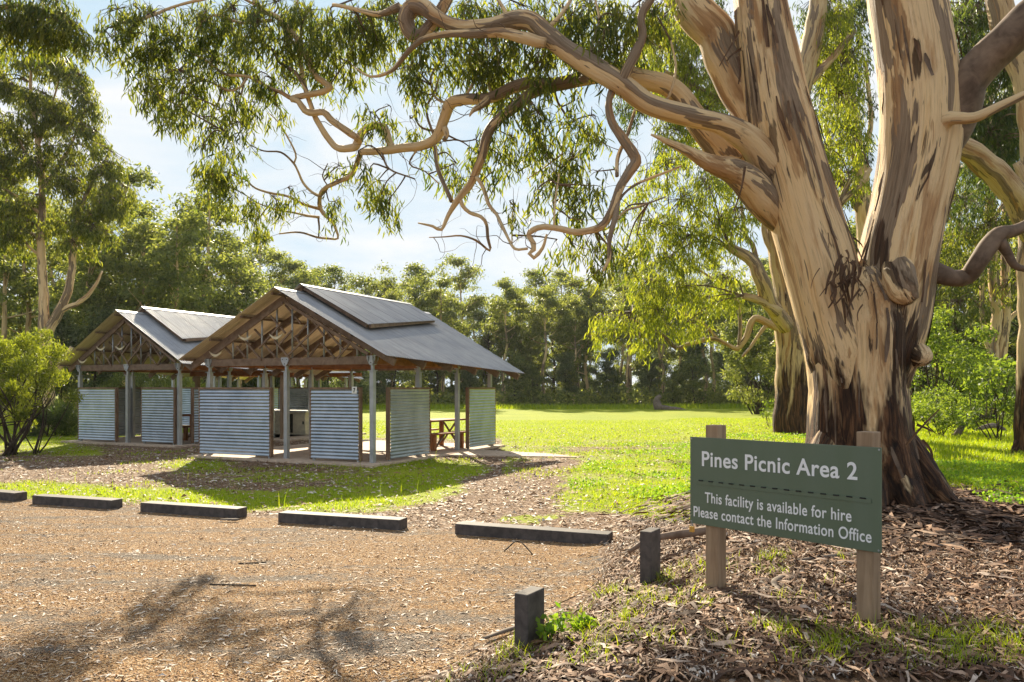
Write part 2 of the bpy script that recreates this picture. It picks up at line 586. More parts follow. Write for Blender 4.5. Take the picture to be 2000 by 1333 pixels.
def turf(x, y):
    """>0 where grass grows, <0 where leaf litter lies"""
    x = np.asarray(x, float)
    y = np.maximum(np.asarray(y, float), 0.5)
    px = 1000 + x / y * F
    py = HOR + (EYE - hz(x, y)) * F / y
    g = np.where(px > 980, 0.65, -0.30)
    g = g * 1.0
    far = sstep(868, 838, py)
    g = g * (1 - far) + 1.3 * far
    for (a, b, rx, ry, v) in GR:
        g = g + v * np.exp(-((px - a) / rx) ** 2 - ((py - b) / ry) ** 2)
    near = sstep(1000, 1030, py - 12 * np.sin(px * 0.02))
    lim = np.where(px > 1700, sstep(985, 1060, py), near)
    g = g * (1 - lim) + (-1.1) * lim
    # behind the camera: plain litter
    return np.where(np.asarray(y) < 1.0, -1.0, g)


def axis(lo, hi, d0, growth, c0, c1):
    out = list(np.arange(c0, c1 + 1e-6, d0))
    s, d = c1, d0
    while s < hi:
        d *= growth
        s += d
        out.append(s)
    s, d = c0, d0
    pre = []
    while s > lo:
        d *= growth
        s -= d
        pre.append(s)
    return np.array(pre[::-1] + out)


def mat_ground():
    a = NT('ground turf and litter')
    pos = a.pos()
    g = a.attr('turf').outputs['Fac']
    nb = a.noise(pos, 2.2, 6, 0.65)
    nf = a.noise(pos, 14, 5, 0.65)
    fac = a.math('ADD', g, a.math('MULTIPLY', a.math('SUBTRACT', nb, 0.5), 2.2))
    fac = a.math('ADD', fac, a.math('MULTIPLY', a.math('SUBTRACT', nf, 0.5), 1.6))
    fac = a.ramp(fac, [(0.0, 0.0), (0.3, 1.0)])
    # grass
    n1 = a.noise(pos, 0.35, 4, 0.6)
    n2 = a.noise(pos, 6, 5, 0.7)
    gc = a.ramp(n1, [(0.3, (0.23, 0.31, 0.006)), (0.7, (0.35, 0.40, 0.010))])
    gc = a.mix(a.ramp(n2, [(0.42, 0.0), (0.75, 0.45)]), gc, (0.36, 0.31, 0.04))
    gc = a.mix(a.ramp(a.noise(pos, 40, 3), [(0.35, 0.55), (0.6, 0.0)]), gc, (0.10, 0.15, 0.015))
    # litter: crumbs and leaves
    v = a.new('TexVoronoi', feature='F1')
    a.to(a.scale(pos, (38, 26, 30)), v.inputs['Vector'])
    v.inputs['Scale'].default_value = 1.0
    lr = a.new('SeparateColor')
    a.to(v.outputs['Color'], lr.inputs[0])
    lc = a.ramp(lr.outputs[0], [(0.0, (0.06, 0.035, 0.02)), (0.3, (0.16, 0.09, 0.05)), (0.55, (0.27, 0.165, 0.085)), (0.8, (0.38, 0.26, 0.16)), (0.97, (0.50, 0.42, 0.34))])
    lc = a.mix(a.ramp(n2, [(0.4, 0.6), (0.65, 0.0)]), lc, (0.085, 0.05, 0.03))
    col = a.mix(fac, lc, gc)
    h = a.math('ADD', a.math('MULTIPLY', v.outputs['Distance'], 0.7), a.math('MULTIPLY', a.noise(pos, 60, 3), 0.6))
    p = a.bsdf(col, 0.9, 0, 0.15, a.bump(h, 0.7, 0.03))
    return a.done(p.outputs[0])


def mat_carpark():
    a = NT('car park gravel and litter')
    pos = a.pos()
    v = a.new('TexVoronoi', feature='F1')
    a.to(a.scale(pos, (95, 80, 80)), v.inputs['Vector'])
    v.inputs['Scale'].default_value = 1.0
    s = a.new('SeparateColor')
    a.to(v.outputs['Color'], s.inputs[0])
    lc = a.ramp(s.outputs[0], [(0.0, (0.075, 0.038, 0.016)), (0.25, (0.25, 0.122, 0.042)), (0.5, (0.42, 0.228, 0.085)), (0.75, (0.52, 0.325, 0.15)), (0.95, (0.62, 0.49, 0.33))])
    gr = a.ramp(s.outputs[1], [(0.0, (0.095, 0.076, 0.058)), (0.5, (0.21, 0.17, 0.13)), (1.0, (0.38, 0.315, 0.25))])
    rot = a.new('Mapping')
    a.to(pos, rot.inputs['Vector'])
    rot.inputs['Rotation'].default_value = (0, 0, -0.5)
    rot.inputs['Scale'].default_value = (0.45, 1.9, 1)
    n = a.noise(rot.outputs['Vector'], 1.0, 6, 0.64, 0.5)
    f = a.noise(pos, 11, 4, 0.7)
    fac = a.math('ADD', n, a.math('MULTIPLY', a.math('SUBTRACT', f, 0.5), 0.5))
    col = a.mix(a.ramp(fac, [(0.37, 0.0), (0.52, 1.0)]), gr, lc)
    h = a.math('ADD', v.outputs['Distance'], a.math('MULTIPLY', f, 1.2))
    p = a.bsdf(col, 0.88, 0, 0.2, a.bump(h, 1.0, 0.03))
    return a.done(p.outputs[0])


M['ground'] = mat_ground()
M['carpark'] = mat_carpark()
xs = axis(-420, 420, 0.15, 1.12, -16, 16)
ys = axis(-120, 620, 0.10, 1.06, 1.0, 26)
XX, YY = np.meshgrid(xs, ys)
ZZ = hz(XX, YY)
nx, ny = len(xs), len(ys)
idx = np.arange(nx * ny).reshape(ny, nx)
Q = np.stack([idx[:-1, :-1], idx[:-1, 1:], idx[1:, 1:], idx[1:, :-1]], -1).reshape(-1, 4)
gnd = arr_mesh('ground', np.stack([XX.ravel(), YY.ravel(), ZZ.ravel()], 1), Q, M['ground'], smooth=True, attrs={'turf': turf(XX, YY).ravel()})
tag(gnd, 'grassy and leaf strewn ground of the picnic area and field', 'ground', kind='structure')

# car park: one sheet bounded by the wheel stops and the bollards
STOPS = [((-8.75, 11.75), (-7.18, 11.07)), ((-6.77, 10.83), (-5.41, 10.36)), ((-4.92, 10.16), (-3.45, 9.63)), ((-2.85, 9.35), (-1.29, 8.83)), ((-0.64, 8.59), (1.00, 7.96))]


def stop_y(x):
    return 8.62 - 0.37 * (x + 0.3) + 0.0135 * (x + 0.3) ** 2 * 0


ny2, nx2 = 70, 90
cv = []
for j in range(ny2):
    for i in range(nx2):
        u_, v_ = i / (nx2 - 1), j / (ny2 - 1)
        far_x = -16 + (1.15 + 16) * u_
        far_y = stop_y(far_x) + 0.10 + 0.10 * math.sin(far_x * 2.3)
        y = -6 + (far_y + 6) * v_
        xr = float(edge_x(y)) - 0.22 + 0.08 * math.sin(y * 3.1)
        x = -16 + (xr + 16) * u_
        y = -6 + (stop_y(x) + 0.10 + 0.10 * math.sin(x * 2.3) + 6) * v_
        cv.append((x, y, float(hz(x, y)) + 0.005))
ci = np.arange(nx2 * ny2).reshape(ny2, nx2)
cq = np.stack([ci[:-1, :-1], ci[:-1, 1:], ci[1:, 1:], ci[1:, :-1]], -1).reshape(-1, 4)
cp = arr_mesh('car_park', np.array(cv), cq, M['carpark'], smooth=True)
tag(cp, 'unsealed brown car park strewn with bark crumbs and pale leaves', 'car park', kind='structure')

# ------------------------------------------------------------------ wheel stops and bollards
stop_labels = ['dark grey wheel stop cut off by the frame, farthest from the sign',
               'dark grey wheel stop second farthest from the sign, in front of the far shelter',
               'dark grey wheel stop with a pale bark strip against its end',
               'dark grey wheel stop in front of the near shelter, second nearest to the sign',
               'dark grey wheel stop with bent twigs lying on its front, nearest to the sign']
for k, (a_, b_) in enumerate(STOPS):
    a_, b_ = Vector((*a_, 0)), Vector((*b_, 0))
    d_ = (b_ - a_).normalized()
    n_ = Vector((-d_.y, d_.x, 0))
    L = (b_ - a_).length
    mb = MB()
    mb.box(0, L, 0, 0.20, -0.02, 0.125)
    o = mb.build('wheel_stop', M['recycled'], bevel=0.008)
    o.location = a_ + Vector((0, 0, float(hz(a_.x, a_.y))))
    o.rotation_euler = (0, 0, math.atan2(d_.y, d_.x))
    tag(o, stop_labels[k], 'wheel stop', 'wheel stops along the edge of the car park')

for (bx, by, zb, ht, rz, lab) in [(0.105, 4.60, 0.10, 0.365, -0.02, 'dark grey bollard beside bright green weeds, nearest to the camera'),
                                  (1.075, 5.97, 0.19, 0.385, -0.02, 'dark grey bollard between the last wheel stop and the green sign')]:
    mb = MB()
    mb.box(-0.047, 0.047, -0.1, 0.1, -0.15, ht)
    o = mb.build('bollard', M['recycled'], bevel=0.006)
    o.location = (bx, by, zb - 0.03)
    # long sides run away from the camera, turned to show the face towards the sign
    o.rotation_euler = (0, 0, math.radians(-32))
    tag(o, lab, 'bollard', 'short bollards beside the car park')

# ------------------------------------------------------------------ sign
PL, PR = Vector((1.240, 5.33, 0)), Vector((2.094, 4.35, 0))
sx = (PR - PL).normalized()
SL = (PR - PL).length
sign = empty('park_sign', (PL.x, PL.y, 0.29), math.atan2(sx.y, sx.x))
tag(sign, 'green sign board on two square timber posts reading Pines Picnic Area 2', 'sign')
# in sign space: x along the board, -y faces the camera, z up from the ground
ZB, ZT = 0.42, 1.018
mb = MB()
mb.box(0, SL, -0.006, 0.006, ZB, ZT)
mb.build('board', M['sign_green'], sign, bevel=0.002)
for px_ in (0.165, 1.20):
    mb = MB()
    mb.box(px_ - 0.05, px_ + 0.05, 0.008, 0.108, -0.3, ZT + 0.085)
    pp = mb.build('post', M['post_timber'], sign, bevel=0.006)


def text(name, body, x0, x1, zbase, mat, parent, bold=0.0, y=-0.0075, size=0.1, sy=1.0):
    cu = bpy.data.curves.new(name, 'FONT')
    cu.body = body
    cu.size = size
    cu.extrude = 0.0006
    cu.offset = bold
    cu.space_character = 1.06
    tmp = bpy.data.objects.new(name, cu)
    COL.objects.link(tmp)
    bpy.context.view_layer.update()
    dg = bpy.context.evaluated_depsgraph_get()
    me = bpy.data.meshes.new_from_object(tmp.evaluated_get(dg))
    bpy.data.objects.remove(tmp)
    co = np.empty(len(me.vertices) * 3, dtype=np.float32)
    me.vertices.foreach_get('co', co)
    co = co.reshape(-1, 3)
    w0, w1 = co[:, 0].min(), co[:, 0].max()
    s = (x1 - x0) / (w1 - w0)
    co[:, 0] = (co[:, 0] - w0) * s
    co[:, 1] *= sy
    me.vertices.foreach_set('co', co.ravel())
    me.materials.clear()
    me.materials.append(mat)
    o = bpy.data.objects.new(name, me)
    link(o, parent)
    o.rotation_euler = (math.radians(90), 0, 0)
    o.location = (x0, y, zbase)
    return o


text('lettering', 'Pines Picnic Area 2', 0.098, 1.165, ZB + 0.405, M['lettering'], sign, 0.0024, size=0.142)
text('lettering', 'This facility is available for hire', 0.122, 1.130, ZB + 0.157, M['lettering'], sign, 0.0012, size=0.100)
text('lettering', 'Please contact the Information Office', 0.030, 1.246, ZB + 0.052, M['lettering'], sign, 0.0012, size=0.100)
mb = MB()
mb.box(0.055, 1.245, -0.010, -0.0062, ZB + 0.277, ZB + 0.302)
hg = mb.build('hinge', M['sign_green'], sign)
mb = MB()
for k in range(15):
    x_ = 0.075 + k * 0.079
    mb.tube([(x_, -0.0115, ZB + 0.302), (x_ + 0.034, -0.0115, ZB + 0.302)], [0.004, 0.004], 6)
mb.build('knuckle', M['black'], hg)
mb = MB()
mb.box(-0.004, 0.030, -0.012, 0.006, ZB - 0.062, ZB - 0.022)
pk = mb.build('padlock', M['brass'], sign, bevel=0.003)
mb = MB()
mb.tube([(0.005, -0.004, ZB - 0.022), (0.005, -0.004, ZB - 0.004), (0.013, -0.004, ZB + 0.004), (0.021, -0.004, ZB - 0.004), (0.021, -0.004, ZB - 0.022)], [0.003] * 5, 6)
mb.build('shackle', M['galv'], pk)
mb = MB()
for (sx_, sz_) in ((0.012, ZT - 0.012), (SL - 0.012, ZT - 0.012), (SL - 0.014, ZB + 0.014), (0.012, ZB + 0.014)):
    mb.tube([(sx_, -0.0062, sz_), (sx_, -0.009, sz_)], [0.006, 0.005], 8)
mb.build('screw', M['galv'], sign)

# ------------------------------------------------------------------ shelters
def corr_sheet(mb, fn, s0, s1, pitch, amp, nt=2, per=6, flip=False):
    """corrugated sheet. fn(s) -> list of (point, normal) across the sheet at ridge-coordinate s"""
    n = int(round((s1 - s0) / pitch * per))
    rows = []
    vs_, fs_ = [], []
    for i in range(n + 1):
        s = s0 + (s1 - s0) * i / n
        off = amp * math.sin(2 * math.pi * (s - s0) / pitch)
        pts = fn(s)
        for p, nn in pts:
            vs_.append(Vector(p) + Vector(nn) * off)
    k = len(pts)
    for i in range(n):
        for j in range(k - 1):
            q = (i * k + j, (i + 1) * k + j, (i + 1) * k + j + 1, i * k + j + 1)
            fs_.append(q[::-1] if flip else q)
    mb.add(vs_, fs_)


def screen(parent, p, q, z0=0.10, z1=1.65, yoff=0.0):
    """framed corrugated screen from p to q (local x,y)"""
    p, q = Vector((*p, 0)), Vector((*q, 0))
    d = (q - p).normalized()
    n = Vector((d.y, -d.x, 0))
    mb = MB()
    mb.bar(p + Vector((0, 0, z0 - 0.02)), p + Vector((0, 0, z1)), 0.045, 0.09, n)
    mb.bar(q + Vector((0, 0, z0 - 0.02)), q + Vector((0, 0, z1)), 0.045, 0.09, n)
    mb.bar(p + d * 0.024 + Vector((0, 0, z1 - 0.022)), q - d * 0.024 + Vector((0, 0, z1 - 0.022)), 0.088, 0.044)
    fr = mb.build('screen', M['timber_frame'], parent)
    mb = MB()
    a, b = p + d * 0.02, q - d * 0.02
    nm = n * 0.05
    corr_sheet(mb, lambda s: [(a + nm + Vector((0, 0, s)), n), (b + nm + Vector((0, 0, s)), n)], z0, z1 - 0.045, 0.0745, 0.0085, per=10)
    mb.build('corrugated_sheet', M['corr'], fr, smooth=True)
    mb = MB()
    for c in (p + d * 0.06, q - d * 0.06):
        mb.bar(c - n * 0.012 + Vector((0, 0, -0.02)), c - n * 0.012 + Vector((0, 0, z0 + 0.12)), 0.05, 0.05, n)
    mb.build('foot', M['galv'], fr)
    return fr


def shelter(name, label, ox, oy, yaw, k, screens, number=None, path=False, group=None):
    """open gabled picnic shelter; local x across the front, y towards the back"""
    root = empty(name, (ox, oy, 0), yaw)
    tag(root, label, 'picnic shelter', group)
    hw = 2.352 * k
    D = 5.43
    RZ, SLO = 3.85, 0.52 / k
    slo = SLO

    def roof_z(t):
        return RZ - slo * abs(t)
    mb = MB()
    mb.box(-hw - 0.3, hw + 0.3, -0.42, D + 0.35, -0.12, 0.05)
    if path:
        mb.hexa([(hw + 0.3, 2.5, -0.1), (hw + 3.4, 3.55, -0.1), (hw + 2.2, 4.1, -0.1), (hw + 0.3, 4.2, -0.1), (hw + 0.3, 2.5, 0.035), (hw + 3.4, 3.55, 0.02), (hw + 2.2, 4.1, 0.02), (hw + 0.3, 4.2, 0.035)])
    mb.build('floor_slab', M['concrete'], root)
    # posts
    spots = [(sx_ * hw, i * D / 3) for sx_ in (-1, 1) for i in range(4)] + [(0, 0), (0, D)]
    shield = [(-0.11, 0.10), (0.11, 0.10), (0.105, 0.02), (0.06, -0.06), (0.02, -0.10), (-0.02, -0.10), (-0.06, -0.06), (-0.105, 0.02)]
    for (tx, ty) in spots:
        mb = MB()
        mb.box(tx - 0.048, tx + 0.048, ty - 0.048, ty + 0.048, 0.0, 2.0)
        mb.box(tx - 0.078, tx + 0.078, ty - 0.078, ty + 0.078, 2.0, 2.014)
        mb.box(tx - 0.028, tx + 0.028, ty - 0.028, ty + 0.028, 2.014, 2.14)
        po = mb.build('post', M['galv'], root)
        mb = MB()
        front = ty in (0, D)
        for sg in (-1, 1):
            if front:
                mb.plate(shield, (tx, ty + sg * 0.062, 2.225), (1, 0, 0), (0, 0, 1), 0.012)
            if abs(tx) > 0.1:
                mb.plate(shield, (tx + sg * 0.062, ty, 2.222), (0, 1, 0), (0, 0, 1), 0.012)
        br = mb.build('bracket', M['galv'], po)
        mb = MB()
        for sg in (-1, 1):
            for (bx_, bz_) in ((-0.06, 0.05), (0.06, 0.05), (0.0, -0.05)):
                if front:
                    mb.tube([(tx + bx_, ty + sg * 0.066, 2.225 + bz_), (tx + bx_, ty + sg * 0.078, 2.225 + bz_)], [0.013, 0.011], 6)
        if mb.v:
            mb.build('bolt', M['dark_bark'], po)
    # beams
    for ty in (0, D):
        mb = MB()
        mb.box(-hw - 0.09, hw + 0.09, ty - 0.045, ty + 0.045, 2.145, 2.312)
        mb.build('tie_beam', M['timber'], root)
    for sg in (-1, 1):
        mb = MB()
        mb.box(sg * hw - 0.045, sg * hw + 0.045, 0.046, D - 0.046, 2.142, 2.308)
        mb.build('side_beam', M['timber_red'], root)
    mb = MB()
    mb.box(-hw + 0.05, hw - 0.05, D / 3 - 0.04, D / 3 + 0.04, 2.15, 2.30)
    mb.box(-hw + 0.05, hw - 0.05, 2 * D / 3 - 0.04, 2 * D / 3 + 0.04, 2.15, 2.30)
    mb.build('cross_beam', M['timber_red'], root)
    # eave line of the flaring roof
    EF, EB, SF, SE, SR = 2.98 * k, 3.52 * k, -0.40, 5.21, 6.04

    def tmax(s):
        if s <= SE:
            return EF + (EB - EF) * (s - SF) / (SE - SF)
        return max(0.02, EB * (SR - s) / (SR - SE))
    nl = Vector((slo, 0, 1)).normalized()
    # rafters
    for i in range(6):
        s = 0.0 + i * (SE - 0.15) / 5
        for sg in (-1, 1):
            te = tmax(s) - 0.10
            mb = MB()
            p0 = Vector((sg * 0.035, s, roof_z(0.035) - 0.165))
            p1 = Vector((sg * te, s, roof_z(te) - 0.165))
            mb.bar(p0, p1, 0.055, 0.15, nl if sg > 0 else Vector((-nl.x, 0, nl.z)))
            mb.build('rafter', M['timber'], root)
    for sg in (-1, 1):
        for tt in (0.12, 1.05 * k, 2.0 * k, 2.86 * k):
            mb = MB()
            mb.bar((sg * tt, SF + 0.06, roof_z(tt) - 0.052), (sg * tt, SE - 0.1 + 0.25 * (tt < 2), roof_z(tt) - 0.052), 0.05, 0.05)
            mb.build('purlin', M['timber'], root)
    # roof sheets
    for sg in (-1, 1):
        mb = MB()
        nn = Vector((sg * nl.x, 0, nl.z))

        def fn(s, sg=sg, nn=nn):
            tm = tmax(s)
            return [((sg * tm * q / 3, s, roof_z(tm * q / 3)), nn) for q in range(4)]
        corr_sheet(mb, fn, SF, SR - 0.02, 0.0762, 0.0095, per=8, flip=sg > 0)
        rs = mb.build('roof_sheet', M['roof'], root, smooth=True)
        mb = MB()
        # rows of roofing screws
        for s in np.arange(SF + 0.1, SE, 0.229):
            for fr_ in (0.06, 0.93):
                t_ = tmax(s) * fr_
                c = Vector((sg * t_, s, roof_z(t_))) + nn * 0.008
                mb.tube([c, c + nn * 0.012], [0.010, 0.008], 5)
        mb.build('screw', M['galv'], rs)
    mb = MB()
    for sg in (-1, 1):
        mb.bar((sg * 0.055, SF - 0.01, roof_z(0.055) + 0.018), (sg * 0.055, SR, roof_z(0.055) + 0.018), 0.12, 0.006, Vector((sg * nl.x, 0, nl.z)))
    mb.build('ridge_cap', M['galv'], root)
    # raised upper roof, tapering to the back
    UZ = 1.65 + 1.44 * 1.65
    u0, u1, uf, ub = 0.45, 5.0, 1.90 * k, 0.97 * k

    def ut(s):
        return uf + (ub - uf) * (s - u0) / (u1 - u0)
    for sg in (-1, 1):
        mb = MB()
        nn = Vector((sg * nl.x, 0, nl.z))

        def fn2(s, sg=sg, nn=nn):
            tm = ut(s)
            return [((sg * tm * q / 2, s, UZ - slo * tm * q / 2), nn) for q in range(3)]
        corr_sheet(mb, fn2, u0, u1, 0.0762, 0.0095, per=8, flip=sg > 0)
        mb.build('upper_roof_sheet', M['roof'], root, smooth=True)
        mb = MB()
        mb.bar((sg * 0.03, u0 + 0.12, UZ - 0.07), (sg * (ut(u0) - 0.1), u0 + 0.12, UZ - slo * (ut(u0) - 0.1) - 0.07), 0.05, 0.10, nn)
        mb.bar((sg * 0.03, u1 - 0.12, UZ - 0.07), (sg * (ut(u1) - 0.1), u1 - 0.12, UZ - slo * (ut(u1) - 0.1) - 0.07), 0.05, 0.10, nn)
        mb.bar((sg * (uf - 0.06), u0 + 0.15, UZ - slo * (uf - 0.06) - 0.06), (sg * (ub - 0.06), u1 - 0.15, UZ - slo * (ub - 0.06) - 0.06), 0.05, 0.09)
        for q in (0.35, 0.8):
            for s in (u0 + 0.3, u1 - 0.3):
                t_ = ut(s) * q
                mb.bar((sg * t_, s, roof_z(t_)), (sg * t_, s, UZ - slo * t_ - 0.02), 0.06, 0.06, (0, 1, 0))
        mb.build('upper_roof_frame', M['timber'], root)
    mb = MB()
    for sg in (-1, 1):
        mb.bar((sg * 0.055, u0 - 0.01, UZ - slo * 0.055 + 0.018), (sg * 0.055, u1 + 0.01, UZ - slo * 0.055 + 0.018), 0.12, 0.006, Vector((sg * nl.x, 0, nl.z)))
    mb.build('upper_ridge_cap', M['galv'], root)

    # gable truss of steel rods and crossed timber sticks, front and back
    def tz(zx, zy):
        px_ = 400 + zx / 5.263
        return ((px_ - 560) / (63.8 if px_ < 560 else 71.4) * k, 1.65 + (757 - (540 + zy / 5.263)) * 17.1 / 1500)
    sticks = [(190, 700, 320, 855), (360, 700, 450, 825), (450, 650, 610, 855), (500, 520, 620, 665), (650, 700, 750, 825), (740, 650, 905, 855), (810, 280, 970, 480),
              (700, 390, 850, 580), (820, 480, 600, 735), (1090, 410, 880, 665), (1230, 510, 890, 815), (950, 620, 1090, 780), (1160, 690, 1030, 855), (1225, 690, 1370, 850),
              (1240, 520, 1460, 770), (1440, 650, 1590, 815), (1540, 700, 1410, 850), (1110, 430, 1260, 620), (350, 670, 270, 790), (930, 560, 800, 700)]
    for (ty, fy) in ((0, -1), (D, 1)):
        tr = MB()
        for sg in (-1, 1):
            tr.bar((sg * 0.04, ty + fy * 0.09, roof_z(0) - 0.30), (sg * 2.3 * k, ty + fy * 0.09, roof_z(2.3 * k) - 0.30), 0.045, 0.07, Vector((sg * nl.x, 0, nl.z)))
        tro = tr.build('roof_truss', M['timber'], root)
        for i in range(9):
            t_ = (-1.62 + 0.446 * i) * k
            if abs(t_) > 2.05 * k:
                t_ = 2.0 * k
            mb = MB()
            mb.tube([(t_, ty, 2.312), (t_, ty, roof_z(t_) - 0.16)], [0.021, 0.021], 8)
            mb.build('rod', M['galv'], tro, smooth=True)
        for q, (a0, b0, a1, b1) in enumerate(sticks):
            p_, q_ = tz(a0, b0), tz(a1, b1)
            yo = ty + fy * (0.065 if a1 > a0 else 0.105) * (1 if q % 3 else -1)
            mb = MB()
            mb.bar((p_[0], yo, p_[1]), (q_[0], yo, q_[1]), 0.035, 0.038, (0, 1, 0))
            mb.build('brace', M['timber'], tro)
    # pale crescent plates on the gable
    for (zx, zy) in ((468, 607), (778, 607), (158, 775)):
        cx_, cz_ = tz(zx, zy)
        rr = 0.21
        outer = [(-rr + 2 * rr * i / 12, 0.055 - 0.135 * math.sin(math.pi * i / 12) ** 0.85) for i in range(13)]
        inner = [(rr - 2 * rr * i / 12, 0.055 - 0.078 * math.sin(math.pi * i / 12)) for i in range(1, 12)]
        mb = MB()
        mb.plate(outer + inner, (cx_, -0.13, cz_), (1, 0, 0), (0, 0, 1), 0.025)
        mb.build('crescent_plate', M['cream'], root)
    for sc_ in screens:
        screen(root, *sc_)
    if number:
        (nx_, ny_, nz_) = number
        mb = MB()
        mb.box(nx_ - 0.065, nx_ + 0.065, ny_ - 0.006, ny_, nz_ - 0.075, nz_ + 0.075)
        npl = mb.build('number_plate', M['white'], root)
        t7 = text('number', '7', nx_ - 0.028, nx_ + 0.028, nz_ - 0.045, M['black'], npl, 0.003, y=ny_ - 0.0085, size=0.13)
    return root


YAW = math.atan2(-0.431, 0.902)
P1 = (-5.075, 17.30)
hw1 = 2.352
shelter('picnic_shelter', 'open sided shelter with grey corrugated gable roof, number 7 plate, nearest to the car park', P1[0], P1[1], YAW, 1.0,
        [((-2.42, -0.22), (-0.30, -0.16)), ((0.78, -0.08), (2.05, -0.02)), ((hw1 + 0.10, 0.42), (hw1 + 0.12, 2.02)), ((hw1 + 0.14, 3.9), (hw1 + 0.14, 5.4))],
        number=(1.985, -0.145, 1.59), path=True, group='picnic shelters')
shelter('picnic_shelter', 'similar gabled shelter standing behind the near one, partly hidden by its roof', -11.14, 22.28, YAW, 0.89,
        [((-1.95, -0.12), (-0.35, -0.1)), ((0.68, -0.05), (1.98, -0.05)), ((hw1 * .89 + 0.1, 0.35), (hw1 * .89 + 0.1, 2.2)), ((-hw1 * .89 - 0.1, 2.9), (-hw1 * .89 - 0.1, 1.0)), ], group='picnic shelters')
shelter('picnic_shelter', 'farthest gabled shelter, only a corner of its corrugated roof showing past the near shelter', -12.0, 31.0, YAW, 1.0,
        [((-2.4, -0.12), (-0.4, -0.1)), ((0.78, -0.08), (2.05, -0.02)), ((hw1 + 0.1, 0.42), (hw1 + 0.1, 2.0))], group='picnic shelters')

# barbecue shelter with counter between the shelters
bb = empty('barbecue_shelter', (-7.75, 26.6, 0), YAW)
tag(bb, 'small flat roofed barbecue shelter seen through the near shelter', 'shelter')
mb = MB()
mb.box(-2.2, 2.2, -2.6, 1.5, -0.1, 0.05)
mb.build('floor_slab', M['concrete'], bb)
for (tx, ty) in ((-1.9, -2.2), (1.75, -2.2), (-1.9, 1.2), (1.75, 1.2)):
    mb = MB()
    mb.box(tx - 0.06, tx + 0.06, ty - 0.06, ty + 0.06, 0.05, 2.02)
    mb.build('post', M['post_timber'], bb)
mb = MB()
for ty in (-2.2, 1.2):
    mb.box(-2.2, 2.2, ty - 0.05, ty + 0.05, 2.02, 2.16)
mb.build('beam', M['timber_red'], bb)
mb = MB()
corr_sheet(mb, lambda s: [((s, -2.6, 2.19), (0, 0, 1)), ((s, 1.6, 2.24), (0, 0, 1))], -2.3, 2.3, 0.0762, 0.009)
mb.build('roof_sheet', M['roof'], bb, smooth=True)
screen(bb, (-1.3, 1.0), (1.6, 1.0))
bq = empty('barbecue', (-7.75, 26.6, 0.05), YAW)
tag(bq, 'cream steel barbecue cabinet with doors and a pale bench top', 'barbecue')
mb = MB()
mb.box(-1.1, 1.1, -0.4, 0.35, 0.0, 0.76)
mb.build('cabinet', M['cream'], bq, bevel=0.01)
mb = MB()
mb.box(-1.2, 1.2, -0.48, 0.42, 0.762, 0.82)
mb.build('bench_top', M['white'], bq, bevel=0.008)
for k, x_ in enumerate((-0.95, -0.3, 0.65)):
    mb = MB()
    mb.box(x_, x_ + 0.45, -0.42, -0.402, 0.08, 0.68)
    dr = mb.build('door', M['cream'], bq, bevel=0.004)
    mb = MB()
    mb.box(x_ + 0.36, x_ + 0.40, -0.445, -0.421, 0.36, 0.46)
    mb.build('handle', M['black'], dr)
mb = MB()
mb.box(0.22, 0.56, -0.41, -0.402, 0.06, 0.70)
mb.build('wood_opening', M['hole_shade'], bq)  # solid plate on the cabinet front, recess shade painted as its colour


# picnic tables and benches
def local(o, t, s):
    c, sn = math.cos(YAW), math.sin(YAW)
    return (o[0] + c * t - sn * s, o[1] + sn * t + c * s)


def trestle(mb, x, y, h, w, lean):
    pass


def table(o, t, s, rz, label, L=1.75):
    x, y = local(o, t, s)
    r = empty('picnic_table', (x, y, 0.05), YAW + rz)
    tag(r, label, 'table', 'picnic tables in the shelters')
    mb = MB()
    for i in range(5):
        a = -0.375 + i * 0.152
        mb.box(a, a + 0.142, -L / 2, L / 2, 0.70, 0.745)
    mb.build('tabletop', M['timber_red'], r, bevel=0.004)
    for yy in (-L / 2 + 0.25, L / 2 - 0.25):
        for xx in (-0.26, 0.26):
            mb = MB()
            mb.box(xx - 0.05, xx + 0.05, yy - 0.045, yy + 0.045, 0, 0.698)
            mb.build('leg', M['timber_red'], r)
        mb = MB()
        mb.bar((-0.21, yy, 0.12), (0.21, yy, 0.64), 0.035, 0.05, (0, 1, 0))
        mb.bar((-0.21, yy + 0.04, 0.64), (0.21, yy + 0.04, 0.12), 0.035, 0.05, (0, 1, 0))
        mb.build('brace', M['timber'], r)
    return r


def bench(o, t, s, rz, label, L=1.75):
    x, y = local(o, t, s)
    r = empty('bench', (x, y, 0.05), YAW + rz)
    tag(r, label, 'bench', 'benches beside the picnic tables')
    mb = MB()
    for i in range(2):
        a = -0.15 + i * 0.155
        mb.box(a, a + 0.146, -L / 2, L / 2, 0.40, 0.442)
    mb.build('seat', M['timber_red'], r, bevel=0.004)
    for yy in (-L / 2 + 0.28, L / 2 - 0.28):
        mb = MB()
        mb.box(-0.055, 0.055, yy - 0.045, yy + 0.045, 0, 0.398)
        mb.build('leg', M['timber_red'], r)
        mb = MB()
        sg = 1 if yy < 0 else -1
        mb.bar((0.0, yy + sg * 0.05, 0.06), (0.0, yy + sg * 0.42, 0.38), 0.04, 0.05, (1, 0, 0))
        mb.build('brace', M['timber'], r)
    return r


table(P1, 1.35, 4.2, -0.10, 'red brown slatted picnic table in the near shelter behind its open side')
bench(P1, 2.0, 3.75, -0.10, 'red brown bench in front of the near shelter table, at the open side')
bench(P1, 0.65, 4.3, -0.10, 'red brown bench on the inner side of the near shelter table')
P2 = (-11.14, 22.28)
table(P2, 0.0, 1.9, 0.0, 'red brown picnic table seen between the screens of the far shelter')
bench(P2, 0.85, 1.9, 0.0, 'red brown bench beside the far shelter table, hidden partly by a screen')

